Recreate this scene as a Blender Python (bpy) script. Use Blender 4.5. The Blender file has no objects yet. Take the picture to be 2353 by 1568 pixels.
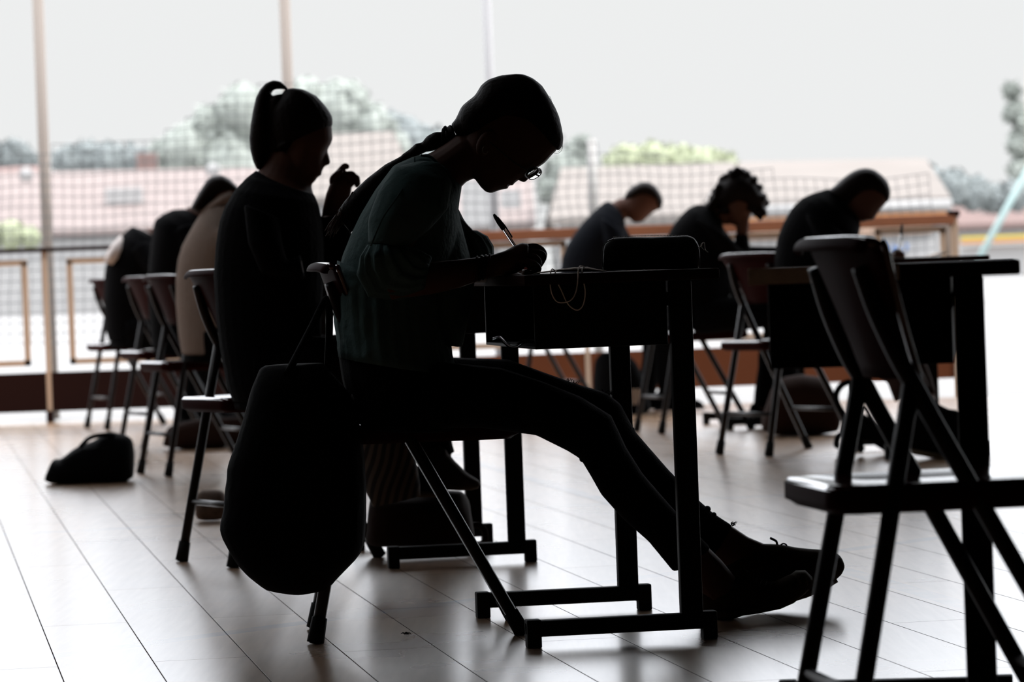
import bpy, bmesh, math, random
from mathutils import Vector, Matrix, noise
random.seed(4)
S = bpy.context.scene
COL = S.collection
PI = math.pi

# ------------------------------------------------------------------ camera
FPX = 8824.0                      # 135 mm lens on a 36 mm frame, 2353 px wide
CX, CY, HC = 1176.5, 784.0, 0.78
PITCH = math.atan(166 / FPX)
ROLL = math.atan(0.037)
_f0 = Vector((0, math.cos(PITCH), -math.sin(PITCH)))
_u0 = Vector((0, math.sin(PITCH), math.cos(PITCH)))
_r0 = Vector((1, 0, 0))
CR = _r0 * math.cos(ROLL) - _u0 * math.sin(ROLL)
CU = _r0 * math.sin(ROLL) + _u0 * math.cos(ROLL)
cam_data = bpy.data.cameras.new('camera')
cam_data.lens = 135.0
cam_data.sensor_width = 36.0
cam_data.clip_end = 600
cam_data.dof.use_dof = True
cam_data.dof.focus_distance = 8.1
cam_data.dof.aperture_fstop = 6.8
cam_data.dof.aperture_blades = 0
cam = bpy.data.objects.new('camera', cam_data)
COL.objects.link(cam)
M = Matrix.Identity(4)
for i, v in enumerate((CR, CU, -_f0)):
    M[0][i], M[1][i], M[2][i] = v
M.translation = Vector((0, 0, HC))
cam.matrix_world = M
S.camera = cam

# ------------------------------------------------------------------ exposure, sky, sun
S.view_settings.view_transform = 'Standard'
S.view_settings.look = 'None'
S.view_settings.exposure = 0.0
S.view_settings.gamma = 1.0
S.view_settings.use_curve_mapping = False
world = bpy.data.worlds.new('overcast_sky')
S.world = world
world.use_nodes = True
nt = world.node_tree
nt.nodes.clear()
wo = nt.nodes.new('ShaderNodeOutputWorld')
bg = nt.nodes.new('ShaderNodeBackground')
tc = nt.nodes.new('ShaderNodeTexCoord')
sx = nt.nodes.new('ShaderNodeSeparateXYZ')
rp = nt.nodes.new('ShaderNodeValToRGB')
rp.color_ramp.elements[0].position = 0.0
rp.color_ramp.elements[0].color = (0.845, 0.855, 0.855, 1)
rp.color_ramp.elements[1].position = 1.0
rp.color_ramp.elements[1].color = (4.4, 4.5, 4.7, 1)
e = rp.color_ramp.elements.new(0.078)
e.color = (0.85, 0.86, 0.86, 1)
e = rp.color_ramp.elements.new(0.115)
e.color = (1.25, 1.30, 1.38, 1)
e = rp.color_ramp.elements.new(0.24)
e.color = (3.2, 3.3, 3.5, 1)
nt.links.new(tc.outputs['Generated'], sx.inputs[0])
nt.links.new(sx.outputs['Z'], rp.inputs[0])
nt.links.new(rp.outputs[0], bg.inputs[0])
nt.links.new(bg.outputs[0], wo.inputs[0])
sun_data = bpy.data.lights.new('sun', 'SUN')
sun_data.energy = 3.0
sun_data.angle = math.radians(3)
sun_data.color = (1.0, 0.97, 0.93)
sun = bpy.data.objects.new('sun', sun_data)
COL.objects.link(sun)
sun.rotation_euler = (math.radians(38), 0, math.radians(-25))     # high, from behind the viewer's left

# ------------------------------------------------------------------ helpers
def P(px, py, d):
    """the point at distance d (metres along +y) seen at pixel px, py"""
    r = _f0 + CR * ((px - CX) / FPX) + CU * ((CY - py) / FPX)
    return Vector((0, 0, HC)) + r * (d / r.y)

def mat(name, col, rough=0.6, spec=0.4, metal=0.0, bump=0.0, bscale=60.0, coat=0.0, var=0.0, vscale=8.0):
    m = bpy.data.materials.new(name)
    m.use_nodes = True
    n = m.node_tree
    b = n.nodes['Principled BSDF']
    b.inputs['Base Color'].default_value = (*col, 1)
    b.inputs['Roughness'].default_value = rough
    b.inputs['Specular IOR Level'].default_value = spec
    b.inputs['Metallic'].default_value = metal
    b.inputs['Coat Weight'].default_value = coat
    b.inputs['Coat Roughness'].default_value = 0.12
    t = n.nodes.new('ShaderNodeTexCoord')
    if var > 0:
        ns = n.nodes.new('ShaderNodeTexNoise')
        ns.inputs['Scale'].default_value = vscale
        ns.inputs['Detail'].default_value = 5
        mx = n.nodes.new('ShaderNodeMix')
        mx.data_type = 'RGBA'
        mx.inputs['A'].default_value = (*[c * (1 - var) for c in col], 1)
        mx.inputs['B'].default_value = (*[min(1, c * (1 + var)) for c in col], 1)
        n.links.new(t.outputs['Object'], ns.inputs['Vector'])
        n.links.new(ns.outputs['Fac'], mx.inputs['Factor'])
        n.links.new(mx.outputs['Result'], b.inputs['Base Color'])
    if bump > 0:
        n2 = n.nodes.new('ShaderNodeTexNoise')
        n2.inputs['Scale'].default_value = bscale
        n2.inputs['Detail'].default_value = 3
        bp = n.nodes.new('ShaderNodeBump')
        bp.inputs['Strength'].default_value = bump
        bp.inputs['Distance'].default_value = 0.01
        n.links.new(t.outputs['Object'], n2.inputs['Vector'])
        n.links.new(n2.outputs['Fac'], bp.inputs['Height'])
        n.links.new(bp.outputs['Normal'], b.inputs['Normal'])
    return m

MAT = dict(
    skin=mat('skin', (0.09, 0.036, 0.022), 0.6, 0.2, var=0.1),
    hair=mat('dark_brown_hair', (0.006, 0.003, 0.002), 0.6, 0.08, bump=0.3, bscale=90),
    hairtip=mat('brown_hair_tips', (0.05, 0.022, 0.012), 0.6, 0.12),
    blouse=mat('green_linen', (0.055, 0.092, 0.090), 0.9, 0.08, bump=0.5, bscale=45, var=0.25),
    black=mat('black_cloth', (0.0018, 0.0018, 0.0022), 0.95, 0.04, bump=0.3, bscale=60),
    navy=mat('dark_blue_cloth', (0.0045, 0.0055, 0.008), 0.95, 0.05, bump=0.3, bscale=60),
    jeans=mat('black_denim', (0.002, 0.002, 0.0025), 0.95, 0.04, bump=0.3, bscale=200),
    beige=mat('beige_fleece', (0.19, 0.145, 0.12), 0.95, 0.05, bump=0.3, bscale=50, var=0.08),
    grey=mat('pale_grey_cloth', (0.45, 0.40, 0.38), 0.95, 0.05),
    brown=mat('brown_cloth', (0.035, 0.018, 0.012), 0.9, 0.08),
    stripe=mat('sock_cloth', (0.035, 0.026, 0.02), 0.9, 0.05),
    canvas=mat('canvas_shoe', (0.035, 0.022, 0.014), 0.85, 0.1, bump=0.2, bscale=300),
    rubber=mat('shoe_rubber', (0.075, 0.055, 0.032), 0.7, 0.2),
    lace=mat('lace', (0.02, 0.015, 0.012), 0.9, 0.1),
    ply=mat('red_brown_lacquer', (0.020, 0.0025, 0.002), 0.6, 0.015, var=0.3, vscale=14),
    gloss=mat('glossy_red_brown_lacquer', (0.05, 0.007, 0.005), 0.14, 0.5, coat=0.8, var=0.3, vscale=14),
    tube=mat('dark_painted_steel', (0.008, 0.005, 0.005), 0.4, 0.2),
    steel=mat('black_painted_steel', (0.005, 0.0045, 0.0045), 0.6, 0.1),
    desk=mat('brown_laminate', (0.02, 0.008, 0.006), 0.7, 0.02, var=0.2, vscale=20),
    edge=mat('pale_tan_edge', (0.66, 0.52, 0.40), 0.8, 0.1, var=0.35, vscale=40),
    cap=mat('black_rubber', (0.01, 0.01, 0.01), 0.8, 0.15),
    bag=mat('black_nylon', (0.002, 0.002, 0.0025), 0.9, 0.06, bump=0.4, bscale=25),
    bagbrown=mat('brown_nylon', (0.02, 0.009, 0.006), 0.9, 0.08, bump=0.3, bscale=25),
    bagtan=mat('mottled_tan_cloth', (0.10, 0.07, 0.055), 0.9, 0.1, var=0.7, vscale=45),
    leather=mat('black_leatherette', (0.010, 0.013, 0.012), 0.6, 0.25, bump=0.3, bscale=35),
    zip=mat('zip_metal', (0.35, 0.33, 0.30), 0.4, 0.5, metal=0.8),
    paper=mat('cream_paper', (0.62, 0.52, 0.44), 0.8, 0.2),
    mask=mat('face_mask_cloth', (0.50, 0.40, 0.33), 0.85, 0.15, bump=0.3, bscale=200),
    elastic=mat('white_elastic', (0.80, 0.70, 0.62), 0.8, 0.2),
    pen=mat('black_plastic', (0.006, 0.006, 0.007), 0.35, 0.3),
    frame=mat('glasses_frame', (0.01, 0.008, 0.008), 0.3, 0.4),
    silver=mat('silver', (0.5, 0.47, 0.43), 0.3, 0.5, metal=1.0),
    band=mat('dark_red_thread', (0.05, 0.008, 0.008), 0.8, 0.15),
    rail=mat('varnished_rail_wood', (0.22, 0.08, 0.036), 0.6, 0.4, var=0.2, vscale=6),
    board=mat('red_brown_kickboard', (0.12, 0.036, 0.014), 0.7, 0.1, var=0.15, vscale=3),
    boarddark=mat('shaded_kickboard_and_dark_trim', (0.013, 0.003, 0.002), 0.7, 0.1, var=0.15, vscale=3),  # board copy with shade put into its colour; also for dark trim
    tan=mat('tan_painted_steel', (0.44, 0.32, 0.235), 0.6, 0.3),
    cream=mat('cream_painted_steel', (0.80, 0.75, 0.68), 0.6, 0.3),
    hall=mat('dark_hall_lining', (0.02, 0.018, 0.016), 0.9, 0.1, var=0.2),
    net=mat('grey_net_cord', (0.11, 0.115, 0.12), 0.9, 0.1),
    post=mat('pinkish_painted_post', (0.25, 0.215, 0.19), 0.7, 0.2),
    postgrey=mat('grey_galvanised_post', (0.30, 0.295, 0.30), 0.6, 0.3),
    postwhite=mat('white_post', (0.38, 0.37, 0.355), 0.6, 0.3),
    concrete=mat('pale_court_surface', (0.25, 0.245, 0.24), 0.9, 0.1, var=0.05),
    roof=mat('pinkish_clay_tiles', (0.215, 0.18, 0.17), 0.9, 0.1, var=0.14, vscale=0.6),
    roofgrey=mat('greyish_clay_tiles', (0.195, 0.175, 0.16), 0.9, 0.1, var=0.15, vscale=0.8),
    roofred=mat('old_red_tiles', (0.17, 0.12, 0.11), 0.9, 0.1, var=0.2, vscale=0.6),
    plaster=mat('white_render', (0.32, 0.315, 0.31), 0.9, 0.1, var=0.04, vscale=0.7),
    peach=mat('peach_render', (0.38, 0.26, 0.19), 0.9, 0.1, var=0.08, vscale=0.7),
    eave=mat('orange_eave_board', (0.60, 0.28, 0.12), 0.8, 0.1),
    blue=mat('blue_paint', (0.06, 0.17, 0.42), 0.8, 0.1),
    yellow=mat('yellow_band', (0.45, 0.34, 0.03), 0.8, 0.1),
    orange=mat('orange_band', (0.46, 0.19, 0.05), 0.8, 0.1),
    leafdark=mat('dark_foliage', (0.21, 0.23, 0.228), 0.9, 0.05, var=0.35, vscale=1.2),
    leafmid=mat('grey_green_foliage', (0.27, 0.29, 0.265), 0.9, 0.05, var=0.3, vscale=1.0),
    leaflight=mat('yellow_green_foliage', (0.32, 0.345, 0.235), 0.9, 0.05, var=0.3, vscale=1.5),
    bark=mat('bark', (0.14, 0.11, 0.09), 0.95, 0.05),
    aqua=mat('pale_turquoise_paint', (0.28, 0.37, 0.36), 0.6, 0.3),
)
# transparent plastic
def clear(name, col, rough=0.05):
    m = bpy.data.materials.new(name)
    m.use_nodes = True
    b = m.node_tree.nodes['Principled BSDF']
    b.inputs['Base Color'].default_value = (*col, 1)
    b.inputs['Roughness'].default_value = rough
    b.inputs['Transmission Weight'].default_value = 1.0
    b.inputs['IOR'].default_value = 1.12
    return m
MAT['clear'] = clear('clear_plastic', (0.93, 0.94, 0.96))
MAT['lens'] = clear('spectacle_lens', (0.9, 0.92, 0.92), 0.02)

def tag(o, label=None, cat=None, group=None, kind=None):
    if label: o['label'] = label
    if cat: o['category'] = cat
    if group: o['group'] = group
    if kind: o['kind'] = kind
    return o

def wpos(o):
    v = Vector((0, 0, 0))
    while o:
        v += o.location
        o = o.parent
    return v

def obj(name, bm, m, parent=None, base=None, smooth=True, voxel=None, smoothing=0, world_space=True):
    """links the bmesh (world coordinates) as one mesh object whose origin is base"""
    me = bpy.data.meshes.new(name)
    bmesh.ops.recalc_face_normals(bm, faces=bm.faces[:])
    bm.to_mesh(me)
    bm.free()
    if voxel:
        t = bpy.data.objects.new('t', me)
        COL.objects.link(t)
        md = t.modifiers.new('r', 'REMESH')
        md.mode = 'VOXEL'
        md.voxel_size = voxel
        if smoothing:
            s = t.modifiers.new('s', 'SMOOTH')
            s.factor = 0.5
            s.iterations = smoothing
        dg = bpy.context.evaluated_depsgraph_get()
        dg.update()
        me2 = bpy.data.meshes.new_from_object(t.evaluated_get(dg))
        bpy.data.objects.remove(t)
        me = me2
        me.name = name
    me.materials.clear()
    me.materials.append(m)
    me.polygons.foreach_set('use_smooth', [smooth] * len(me.polygons))
    o = bpy.data.objects.new(name, me)
    COL.objects.link(o)
    if world_space:
        off = Vector(base) if base is not None else (wpos(parent) if parent else Vector((0, 0, 0)))
        me.transform(Matrix.Translation(-off))
        o.location = off - (wpos(parent) if parent else Vector((0, 0, 0)))
    if parent:
        o.parent = parent
    return o

def empty(name, loc=(0, 0, 0), rz=0.0):
    o = bpy.data.objects.new(name, None)
    o.empty_display_size = 0.1
    COL.objects.link(o)
    o.location = loc
    o.rotation_euler.z = rz
    return o

KIDS = {}
def part(name, bm, m, parent, smooth=True):
    """a part in its thing's own coordinates"""
    o = obj(name, bm, m, None, smooth=smooth, world_space=False)
    o.parent = parent
    return o

def children(o):
    return [c for c in COL.objects if c.parent == o]

def copy_tree(o, parent=None):
    c = o.copy()
    COL.objects.link(c)
    if parent is not None:
        c.parent = parent
    for ch in children(o):
        copy_tree(ch, c)
    return c

# ---- shapes
def ring(bm, pts):
    return [bm.verts.new(p) for p in pts]

def skin_rings(bm, rings, cap=True, closed=True):
    for a, b in zip(rings[:-1], rings[1:]):
        n = len(a)
        for i in range(n if closed else n - 1):
            bm.faces.new((a[i], a[(i + 1) % n], b[(i + 1) % n], b[i]))
    if cap:
        for r, rev in ((rings[0], True), (rings[-1], False)):
            c = bm.verts.new(sum((v.co for v in r), Vector()) / len(r))
            n = len(r)
            for i in range(n):
                a, b = r[i], r[(i + 1) % n]
                bm.faces.new((c, b, a) if rev else (c, a, b))

def ell(c, h, w, n=20, e=1.0):
    out = []
    for i in range(n):
        t = 2 * PI * i / n
        a, b = math.cos(t), math.sin(t)
        a = math.copysign(abs(a) ** e, a)
        b = math.copysign(abs(b) ** e, b)
        out.append(c + h * a + w * b)
    return out

def loft(bm, secs, k=1.0, n=20, e=1.0, fold=0.0, ff=9, rs=0.0):
    """secs: (pixel A, pixel B, distance, half depth): elliptic sections between the two outline points"""
    rr = []
    m = len(secs)
    for j, (a, b, d, w) in enumerate(secs):
        pa, pb = P(a[0], a[1], d), P(b[0], b[1], d)
        c = (pa + pb) / 2
        h = (pa - pb) / 2 * k
        pts = ell(c, h, Vector((0, w * k, 0)), n, e)
        if fold:
            pts = [c + (p - c) * (1 + fold * math.sin(ff * 2 * PI * i / n + j * rs)) for i, p in enumerate(pts)]
        rr.append(ring(bm, pts))
    skin_rings(bm, rr)

def tube(bm, pts, r, n=10, cap=True):
    """swept tube, r a number or a list"""
    pts = [Vector(p) for p in pts]
    rad = r if isinstance(r, (list, tuple)) else [r] * len(pts)
    rr = []
    prev = None
    for i, p in enumerate(pts):
        t = (pts[min(i + 1, len(pts) - 1)] - pts[max(i - 1, 0)]).normalized()
        if prev is None:
            up = Vector((0, 0, 1)) if abs(t.z) < 0.9 else Vector((0, 1, 0))
            u = t.cross(up).normalized()
        else:
            u = (prev - t * prev.dot(t)).normalized()
        prev = u
        v = t.cross(u)
        rr.append(ring(bm, [p + (u * math.cos(2 * PI * k / n) + v * math.sin(2 * PI * k / n)) * rad[i] for k in range(n)]))
    skin_rings(bm, rr, cap)

def spline(pts, m=6):
    pts = [Vector(p) for p in pts]
    out = []
    for i in range(len(pts) - 1):
        p0, p1, p2, p3 = pts[max(i - 1, 0)], pts[i], pts[i + 1], pts[min(i + 2, len(pts) - 1)]
        for k in range(m):
            t = k / m
            out.append(0.5 * ((2 * p1) + (p2 - p0) * t + (2 * p0 - 5 * p1 + 4 * p2 - p3) * t * t + (3 * p1 - p0 - 3 * p2 + p3) * t ** 3))
    out.append(pts[-1])
    return out

def box(bm, x0, x1, y0, y1, z0, z1, mtx=None, bev=0.0):
    b2 = bmesh.new()
    bmesh.ops.create_cube(b2, size=1)
    for v in b2.verts:
        v.co = Vector(((x0 + x1) / 2 + v.co.x * (x1 - x0), (y0 + y1) / 2 + v.co.y * (y1 - y0), (z0 + z1) / 2 + v.co.z * (z1 - z0)))
    if bev > 0:
        bmesh.ops.bevel(b2, geom=b2.edges[:], offset=bev, segments=2, affect='EDGES', profile=0.6)
    if mtx is not None:
        bmesh.ops.transform(b2, matrix=mtx, verts=b2.verts)
    t = bpy.data.meshes.new('t')
    b2.to_mesh(t)
    b2.free()
    bm.from_mesh(t)
    bpy.data.meshes.remove(t)

def ball(bm, c, r, sc=(1, 1, 1), seg=16, rot=None):
    b2 = bmesh.new()
    bmesh.ops.create_uvsphere(b2, u_segments=seg, v_segments=max(6, seg // 2), radius=r)
    mt = Matrix.Diagonal((*sc, 1))
    if rot is not None:
        mt = rot.to_4x4() @ mt
    bmesh.ops.transform(b2, matrix=Matrix.Translation(c) @ mt, verts=b2.verts)
    t = bpy.data.meshes.new('t')
    b2.to_mesh(t)
    b2.free()
    bm.from_mesh(t)
    bpy.data.meshes.remove(t)

def inflate(bm, poly, ax, d, W, n=26, e=1.0, taper=2.2, k=1.0, m=24, lo=0.0, hi=1.0, wf=None):
    """volume with the outline poly (pixels) seen from the side, ax the long direction, W its half width in metres"""
    L = math.hypot(*ax)
    ax = (ax[0] / L, ax[1] / L)
    bx = (-ax[1], ax[0])
    q = [(p[0] * ax[0] + p[1] * ax[1], p[0] * bx[0] + p[1] * bx[1]) for p in poly]
    a0, a1 = min(p[0] for p in q), max(p[0] for p in q)
    rr = []
    for i in range(n):
        s = 0.5 - 0.5 * math.cos(PI * (0.035 + 0.93 * i / (n - 1)))
        t = a0 + (a1 - a0) * s
        xs = []
        for j in range(len(q)):
            (u0, v0), (u1, v1) = q[j], q[(j + 1) % len(q)]
            if (u0 - t) * (u1 - t) <= 0 and abs(u1 - u0) > 1e-9:
                xs.append(v0 + (v1 - v0) * (t - u0) / (u1 - u0))
        if len(xs) < 2:
            continue
        b0, b1 = min(xs), max(xs)
        pa = P(ax[0] * t + bx[0] * b0, ax[1] * t + bx[1] * b0, d)
        pb = P(ax[0] * t + bx[0] * b1, ax[1] * t + bx[1] * b1, d)
        w = W * (1 - abs(2 * s - 1) ** taper) ** (1 / taper)
        if wf: w = wf(s) * W
        w = max(w, 0.004)
        c = (pa + pb) / 2
        rr.append(ring(bm, ell(c, (pb - pa) / 2 * k, Vector((0, w * k, 0)), m, e)))
    skin_rings(bm, rr)

def B():
    return bmesh.new()

def capsules(bm, pts, rs, n=10):
    """a finger or limb: a rounded tapering chain"""
    pts = [Vector(p) for p in pts]
    sp = spline(pts, 4)
    m = len(sp)
    rad = []
    for i in range(m):
        t = i / (m - 1) * (len(rs) - 1)
        k = min(int(t), len(rs) - 2)
        rad.append(rs[k] + (rs[k + 1] - rs[k]) * (t - k))
    tube(bm, sp, rad, n)
    ball(bm, sp[-1], rad[-1] * 1.0, seg=10)
    ball(bm, sp[0], rad[0] * 1.0, seg=10)

sv = Vector((0.60, -0.25, 0.76)).normalized()        # towards the sun
sun.rotation_euler = sv.to_track_quat('Z', 'Y').to_euler()

# ------------------------------------------------------------------ the hall
def floor_mat():
    m = bpy.data.materials.new('varnished_board_floor')
    m.use_nodes = True
    n = m.node_tree
    L = n.links.new
    b = n.nodes['Principled BSDF']
    g = n.nodes.new('ShaderNodeNewGeometry')
    mp = n.nodes.new('ShaderNodeMapping')
    mp.inputs['Rotation'].default_value = (0, 0, math.radians(81.1))
    mp.inputs['Location'].default_value = (0.3, 0.118, 0)
    L(g.outputs['Position'], mp.inputs['Vector'])
    br = n.nodes.new('ShaderNodeTexBrick')
    br.inputs['Scale'].default_value = 1.0
    br.inputs['Brick Width'].default_value = 1.9
    br.inputs['Row Height'].default_value = 0.195
    br.inputs['Mortar Size'].default_value = 0.0016
    br.inputs['Mortar Smooth'].default_value = 0.3
    br.inputs['Color1'].default_value = (0.56, 0.35, 0.21, 1)
    br.inputs['Color2'].default_value = (0.44, 0.27, 0.16, 1)
    br.inputs['Mortar'].default_value = (0.04, 0.025, 0.018, 1)
    L(mp.outputs[0], br.inputs['Vector'])
    # grain
    m2 = n.nodes.new('ShaderNodeMapping')
    m2.inputs['Rotation'].default_value = (0, 0, math.radians(-9))
    m2.inputs['Scale'].default_value = (14, 0.9, 1)
    L(g.outputs['Position'], m2.inputs['Vector'])
    ns = n.nodes.new('ShaderNodeTexNoise')
    ns.inputs['Scale'].default_value = 3.0
    ns.inputs['Detail'].default_value = 6
    L(m2.outputs[0], ns.inputs['Vector'])
    mx = n.nodes.new('ShaderNodeMix')
    mx.data_type = 'RGBA'
    mx.blend_type = 'MULTIPLY'
    mx.inputs['Factor'].default_value = 0.55
    cr = n.nodes.new('ShaderNodeValToRGB')
    cr.color_ramp.elements[0].position = 0.3
    cr.color_ramp.elements[0].color = (0.5, 0.48, 0.46, 1)
    cr.color_ramp.elements[1].position = 0.7
    cr.color_ramp.elements[1].color = (1.1, 1.1, 1.1, 1)
    L(ns.outputs['Fac'], cr.inputs[0])
    L(br.outputs['Color'], mx.inputs['A'])
    L(cr.outputs[0], mx.inputs['B'])
    last = mx.outputs['Result']
    # faded blue-grey court lines painted on the boards
    sp = n.nodes.new('ShaderNodeSeparateXYZ')
    L(g.outputs['Position'], sp.inputs[0])
    wear = n.nodes.new('ShaderNodeTexNoise')
    wear.inputs['Scale'].default_value = 9
    wear.inputs['Detail'].default_value = 6
    L(g.outputs['Position'], wear.inputs['Vector'])
    for (x0, y0, x1, y1, w) in ((-0.354, 8.80, 0.049, 9.26, 0.035), (0.813, 9.48, 0.963, 8.55, 0.03), (-2.2, 12.0, 0.6, 12.6, 0.03)):
        dx, dy = x1 - x0, y1 - y0
        l = math.hypot(dx, dy)
        nx, ny = -dy / l, dx / l
        d = n.nodes.new('ShaderNodeVectorMath')
        d.operation = 'DOT_PRODUCT'
        d.inputs[1].default_value = (nx, ny, 0)
        L(g.outputs['Position'], d.inputs[0])
        a = n.nodes.new('ShaderNodeMath'); a.operation = 'SUBTRACT'; a.inputs[1].default_value = nx * x0 + ny * y0
        L(d.outputs['Value'], a.inputs[0])
        c = n.nodes.new('ShaderNodeMath'); c.operation = 'ABSOLUTE'; L(a.outputs[0], c.inputs[0])
        e2 = n.nodes.new('ShaderNodeMath'); e2.operation = 'LESS_THAN'; e2.inputs[1].default_value = w; L(c.outputs[0], e2.inputs[0])
        f = n.nodes.new('ShaderNodeMath'); f.operation = 'MULTIPLY'; L(e2.outputs[0], f.inputs[0]); L(wear.outputs['Fac'], f.inputs[1])
        k = n.nodes.new('ShaderNodeMix'); k.data_type = 'RGBA'
        k.inputs['B'].default_value = (0.10, 0.13, 0.19, 1)
        L(f.outputs[0], k.inputs['Factor']); L(last, k.inputs['A'])
        last = k.outputs['Result']
    L(last, b.inputs['Base Color'])
    rr = n.nodes.new('ShaderNodeMapRange')
    rr.inputs['To Min'].default_value = FLOOR_ROUGH[0]
    rr.inputs['To Max'].default_value = FLOOR_ROUGH[1]
    n3 = n.nodes.new('ShaderNodeTexNoise')
    n3.inputs['Scale'].default_value = 2.2
    n3.inputs['Detail'].default_value = 7
    L(g.outputs['Position'], n3.inputs['Vector'])
    L(n3.outputs['Fac'], rr.inputs['Value'])
    L(rr.outputs[0], b.inputs['Roughness'])
    bp = n.nodes.new('ShaderNodeBump')
    bp.inputs['Strength'].default_value = 0.25
    bp.inputs['Distance'].default_value = 0.002
    ad = n.nodes.new('ShaderNodeMath'); ad.operation = 'SUBTRACT'; ad.inputs[0].default_value = 1.0
    L(br.outputs['Fac'], ad.inputs[1])
    L(ad.outputs[0], bp.inputs['Height'])
    L(bp.outputs['Normal'], b.inputs['Normal'])
    b.inputs['Specular IOR Level'].default_value = 0.6
    L(ad.outputs[0], b.inputs['Coat Weight'])
    b.inputs['Coat Tint'].default_value = (1, 1, 1, 1)
    sm = n.nodes.new('ShaderNodeMath'); sm.operation = 'MULTIPLY'; sm.inputs[1].default_value = 0.6
    L(ad.outputs[0], sm.inputs[0])
    L(sm.outputs[0], b.inputs['Specular IOR Level'])
    b.inputs['Coat IOR'].default_value = 1.8
    b.inputs['Coat Roughness'].default_value = 0.19
    return m
SK = (-4.4, -3.4)
FLOOR_ROUGH = (0.22, 0.36)
MAT['floor'] = floor_mat()

def prism(pts, z0, z1):
    bm = B()
    lo = [bm.verts.new((x, y, z0)) for x, y in pts]
    hi = [bm.verts.new((x, y, z1)) for x, y in pts]
    bm.faces.new(hi)
    bm.faces.new(lo[::-1])
    n = len(pts)
    for i in range(n):
        bm.faces.new((lo[i], lo[(i + 1) % n], hi[(i + 1) % n], hi[i]))
    return bm

def struct(name, bm, m):
    o = obj(name, bm, m, smooth=False)
    o['kind'] = 'structure'
    return o
struct('floor', prism([(-9, -3), (9, -3), (9, 18.9), (-9, 23.6)], -0.05, 0.0), MAT['floor'])
struct('ground', prism([(-90, 18.5), (90, 18.5), (90, 260), (-90, 260)], -0.12, -0.06), MAT['concrete'])
bm = B()                                             # ceiling with an unseen slot on the left, added to let fill light in
box(bm, -9, SK[0], -3, 19.4, 5.5, 5.7)
box(bm, SK[1], 9, -3, 19.4, 5.5, 5.7)
box(bm, SK[0], SK[1], -3, 8.5, 5.5, 5.7)
box(bm, SK[0], SK[1], 17, 19.4, 5.5, 5.7)
struct('ceiling', bm, MAT['hall'])
def bxo(x0, x1, y0, y1, z0, z1, bev=0.0):
    bm = B()
    box(bm, x0, x1, y0, y1, z0, z1, bev=bev)
    return bm
struct('wall_back', bxo(-9, 9, -3.2, -3, 0, 5.5), MAT['hall'])
bm = B()                                             # low wall, then an unseen open band, added to bring in side light
box(bm, -9.2, -9, -3, 19.4, 0, 4.0)
box(bm, -9.2, -9, -3, 19.4, 5.2, 5.5)
for y in (-3, 1, 5, 9, 13, 17, 19.1):
    box(bm, -9.2, -9, y, y + 0.3, 4.0, 5.2)
box(bm, -9.2, -9, -3, 9, 4.0, 5.2)
struct('wall_left', bm, MAT['hall'])
struct('wall_right', bxo(9, 9.2, -3, 19.0, 0, 5.5), MAT['hall'])

# ------------------------------------------------------------------ railing at the edge of the hall
FY = 22.0
def X(px, y=FY): return P(px, 620, y).x
rl = empty('railing', (X(1100), FY, 0))
tag(rl, 'long low wooden railing with framed panels at the open edge of the hall', 'railing')
def wp(name, bm, m, parent, smooth=False): return obj(name, bm, m, parent, smooth=smooth)
xs, xe = X(-120), X(2196)
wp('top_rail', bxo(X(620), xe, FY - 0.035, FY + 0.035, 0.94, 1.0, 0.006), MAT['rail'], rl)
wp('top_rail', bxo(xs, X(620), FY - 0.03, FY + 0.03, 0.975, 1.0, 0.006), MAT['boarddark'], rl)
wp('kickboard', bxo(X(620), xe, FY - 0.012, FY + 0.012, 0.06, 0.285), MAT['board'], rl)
wp('kickboard', bxo(xs, X(620), FY - 0.012, FY + 0.012, 0.06, 0.285), MAT['boarddark'], rl)  # shade on the left length is painted in with the darker board
p0 = 103
k = 0
while p0 + 620 * k < 2200:
    c = X(p0 + 620 * k)
    wp('post', bxo(c - 0.014, c + 0.014, FY - 0.015, FY + 0.015, -0.06, 0.975), MAT['tan'], rl)
    wp('rail_foot', bxo(c - 0.02, c + 0.02, FY - 0.03, FY + 0.03, -0.06, 0.062), MAT['boarddark'], rl)
    k += 1
k = -1
while p0 + 620 * k < 2200:
    a, b_ = X(p0 + 620 * k + 50), min(X(p0 + 620 * (k + 1) - 40), xe - 0.05)
    if b_ - a > 0.2:
        bm = B()
        t = 0.034
        box(bm, a, b_, FY - 0.012, FY + 0.012, 0.90, 0.90 + t)
        box(bm, a, b_, FY - 0.012, FY + 0.012, 0.325, 0.325 + t)
        box(bm, a, a + t, FY - 0.012, FY + 0.012, 0.325, 0.92)
        box(bm, b_ - t, b_, FY - 0.012, FY + 0.012, 0.325, 0.92)
        f = wp('panel_frame', bm, MAT['tan'], rl)
    k += 1
e0 = X(2186)
wp('end_post', bxo(e0, e0 + 0.045, FY - 0.025, FY + 0.025, -0.06, 1.0, 0.004), MAT['tan'], rl)
wp('post_cap', bxo(e0 - 0.012, e0 + 0.057, FY - 0.035, FY + 0.035, 0.985, 1.02, 0.006), MAT['boarddark'], rl)

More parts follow.
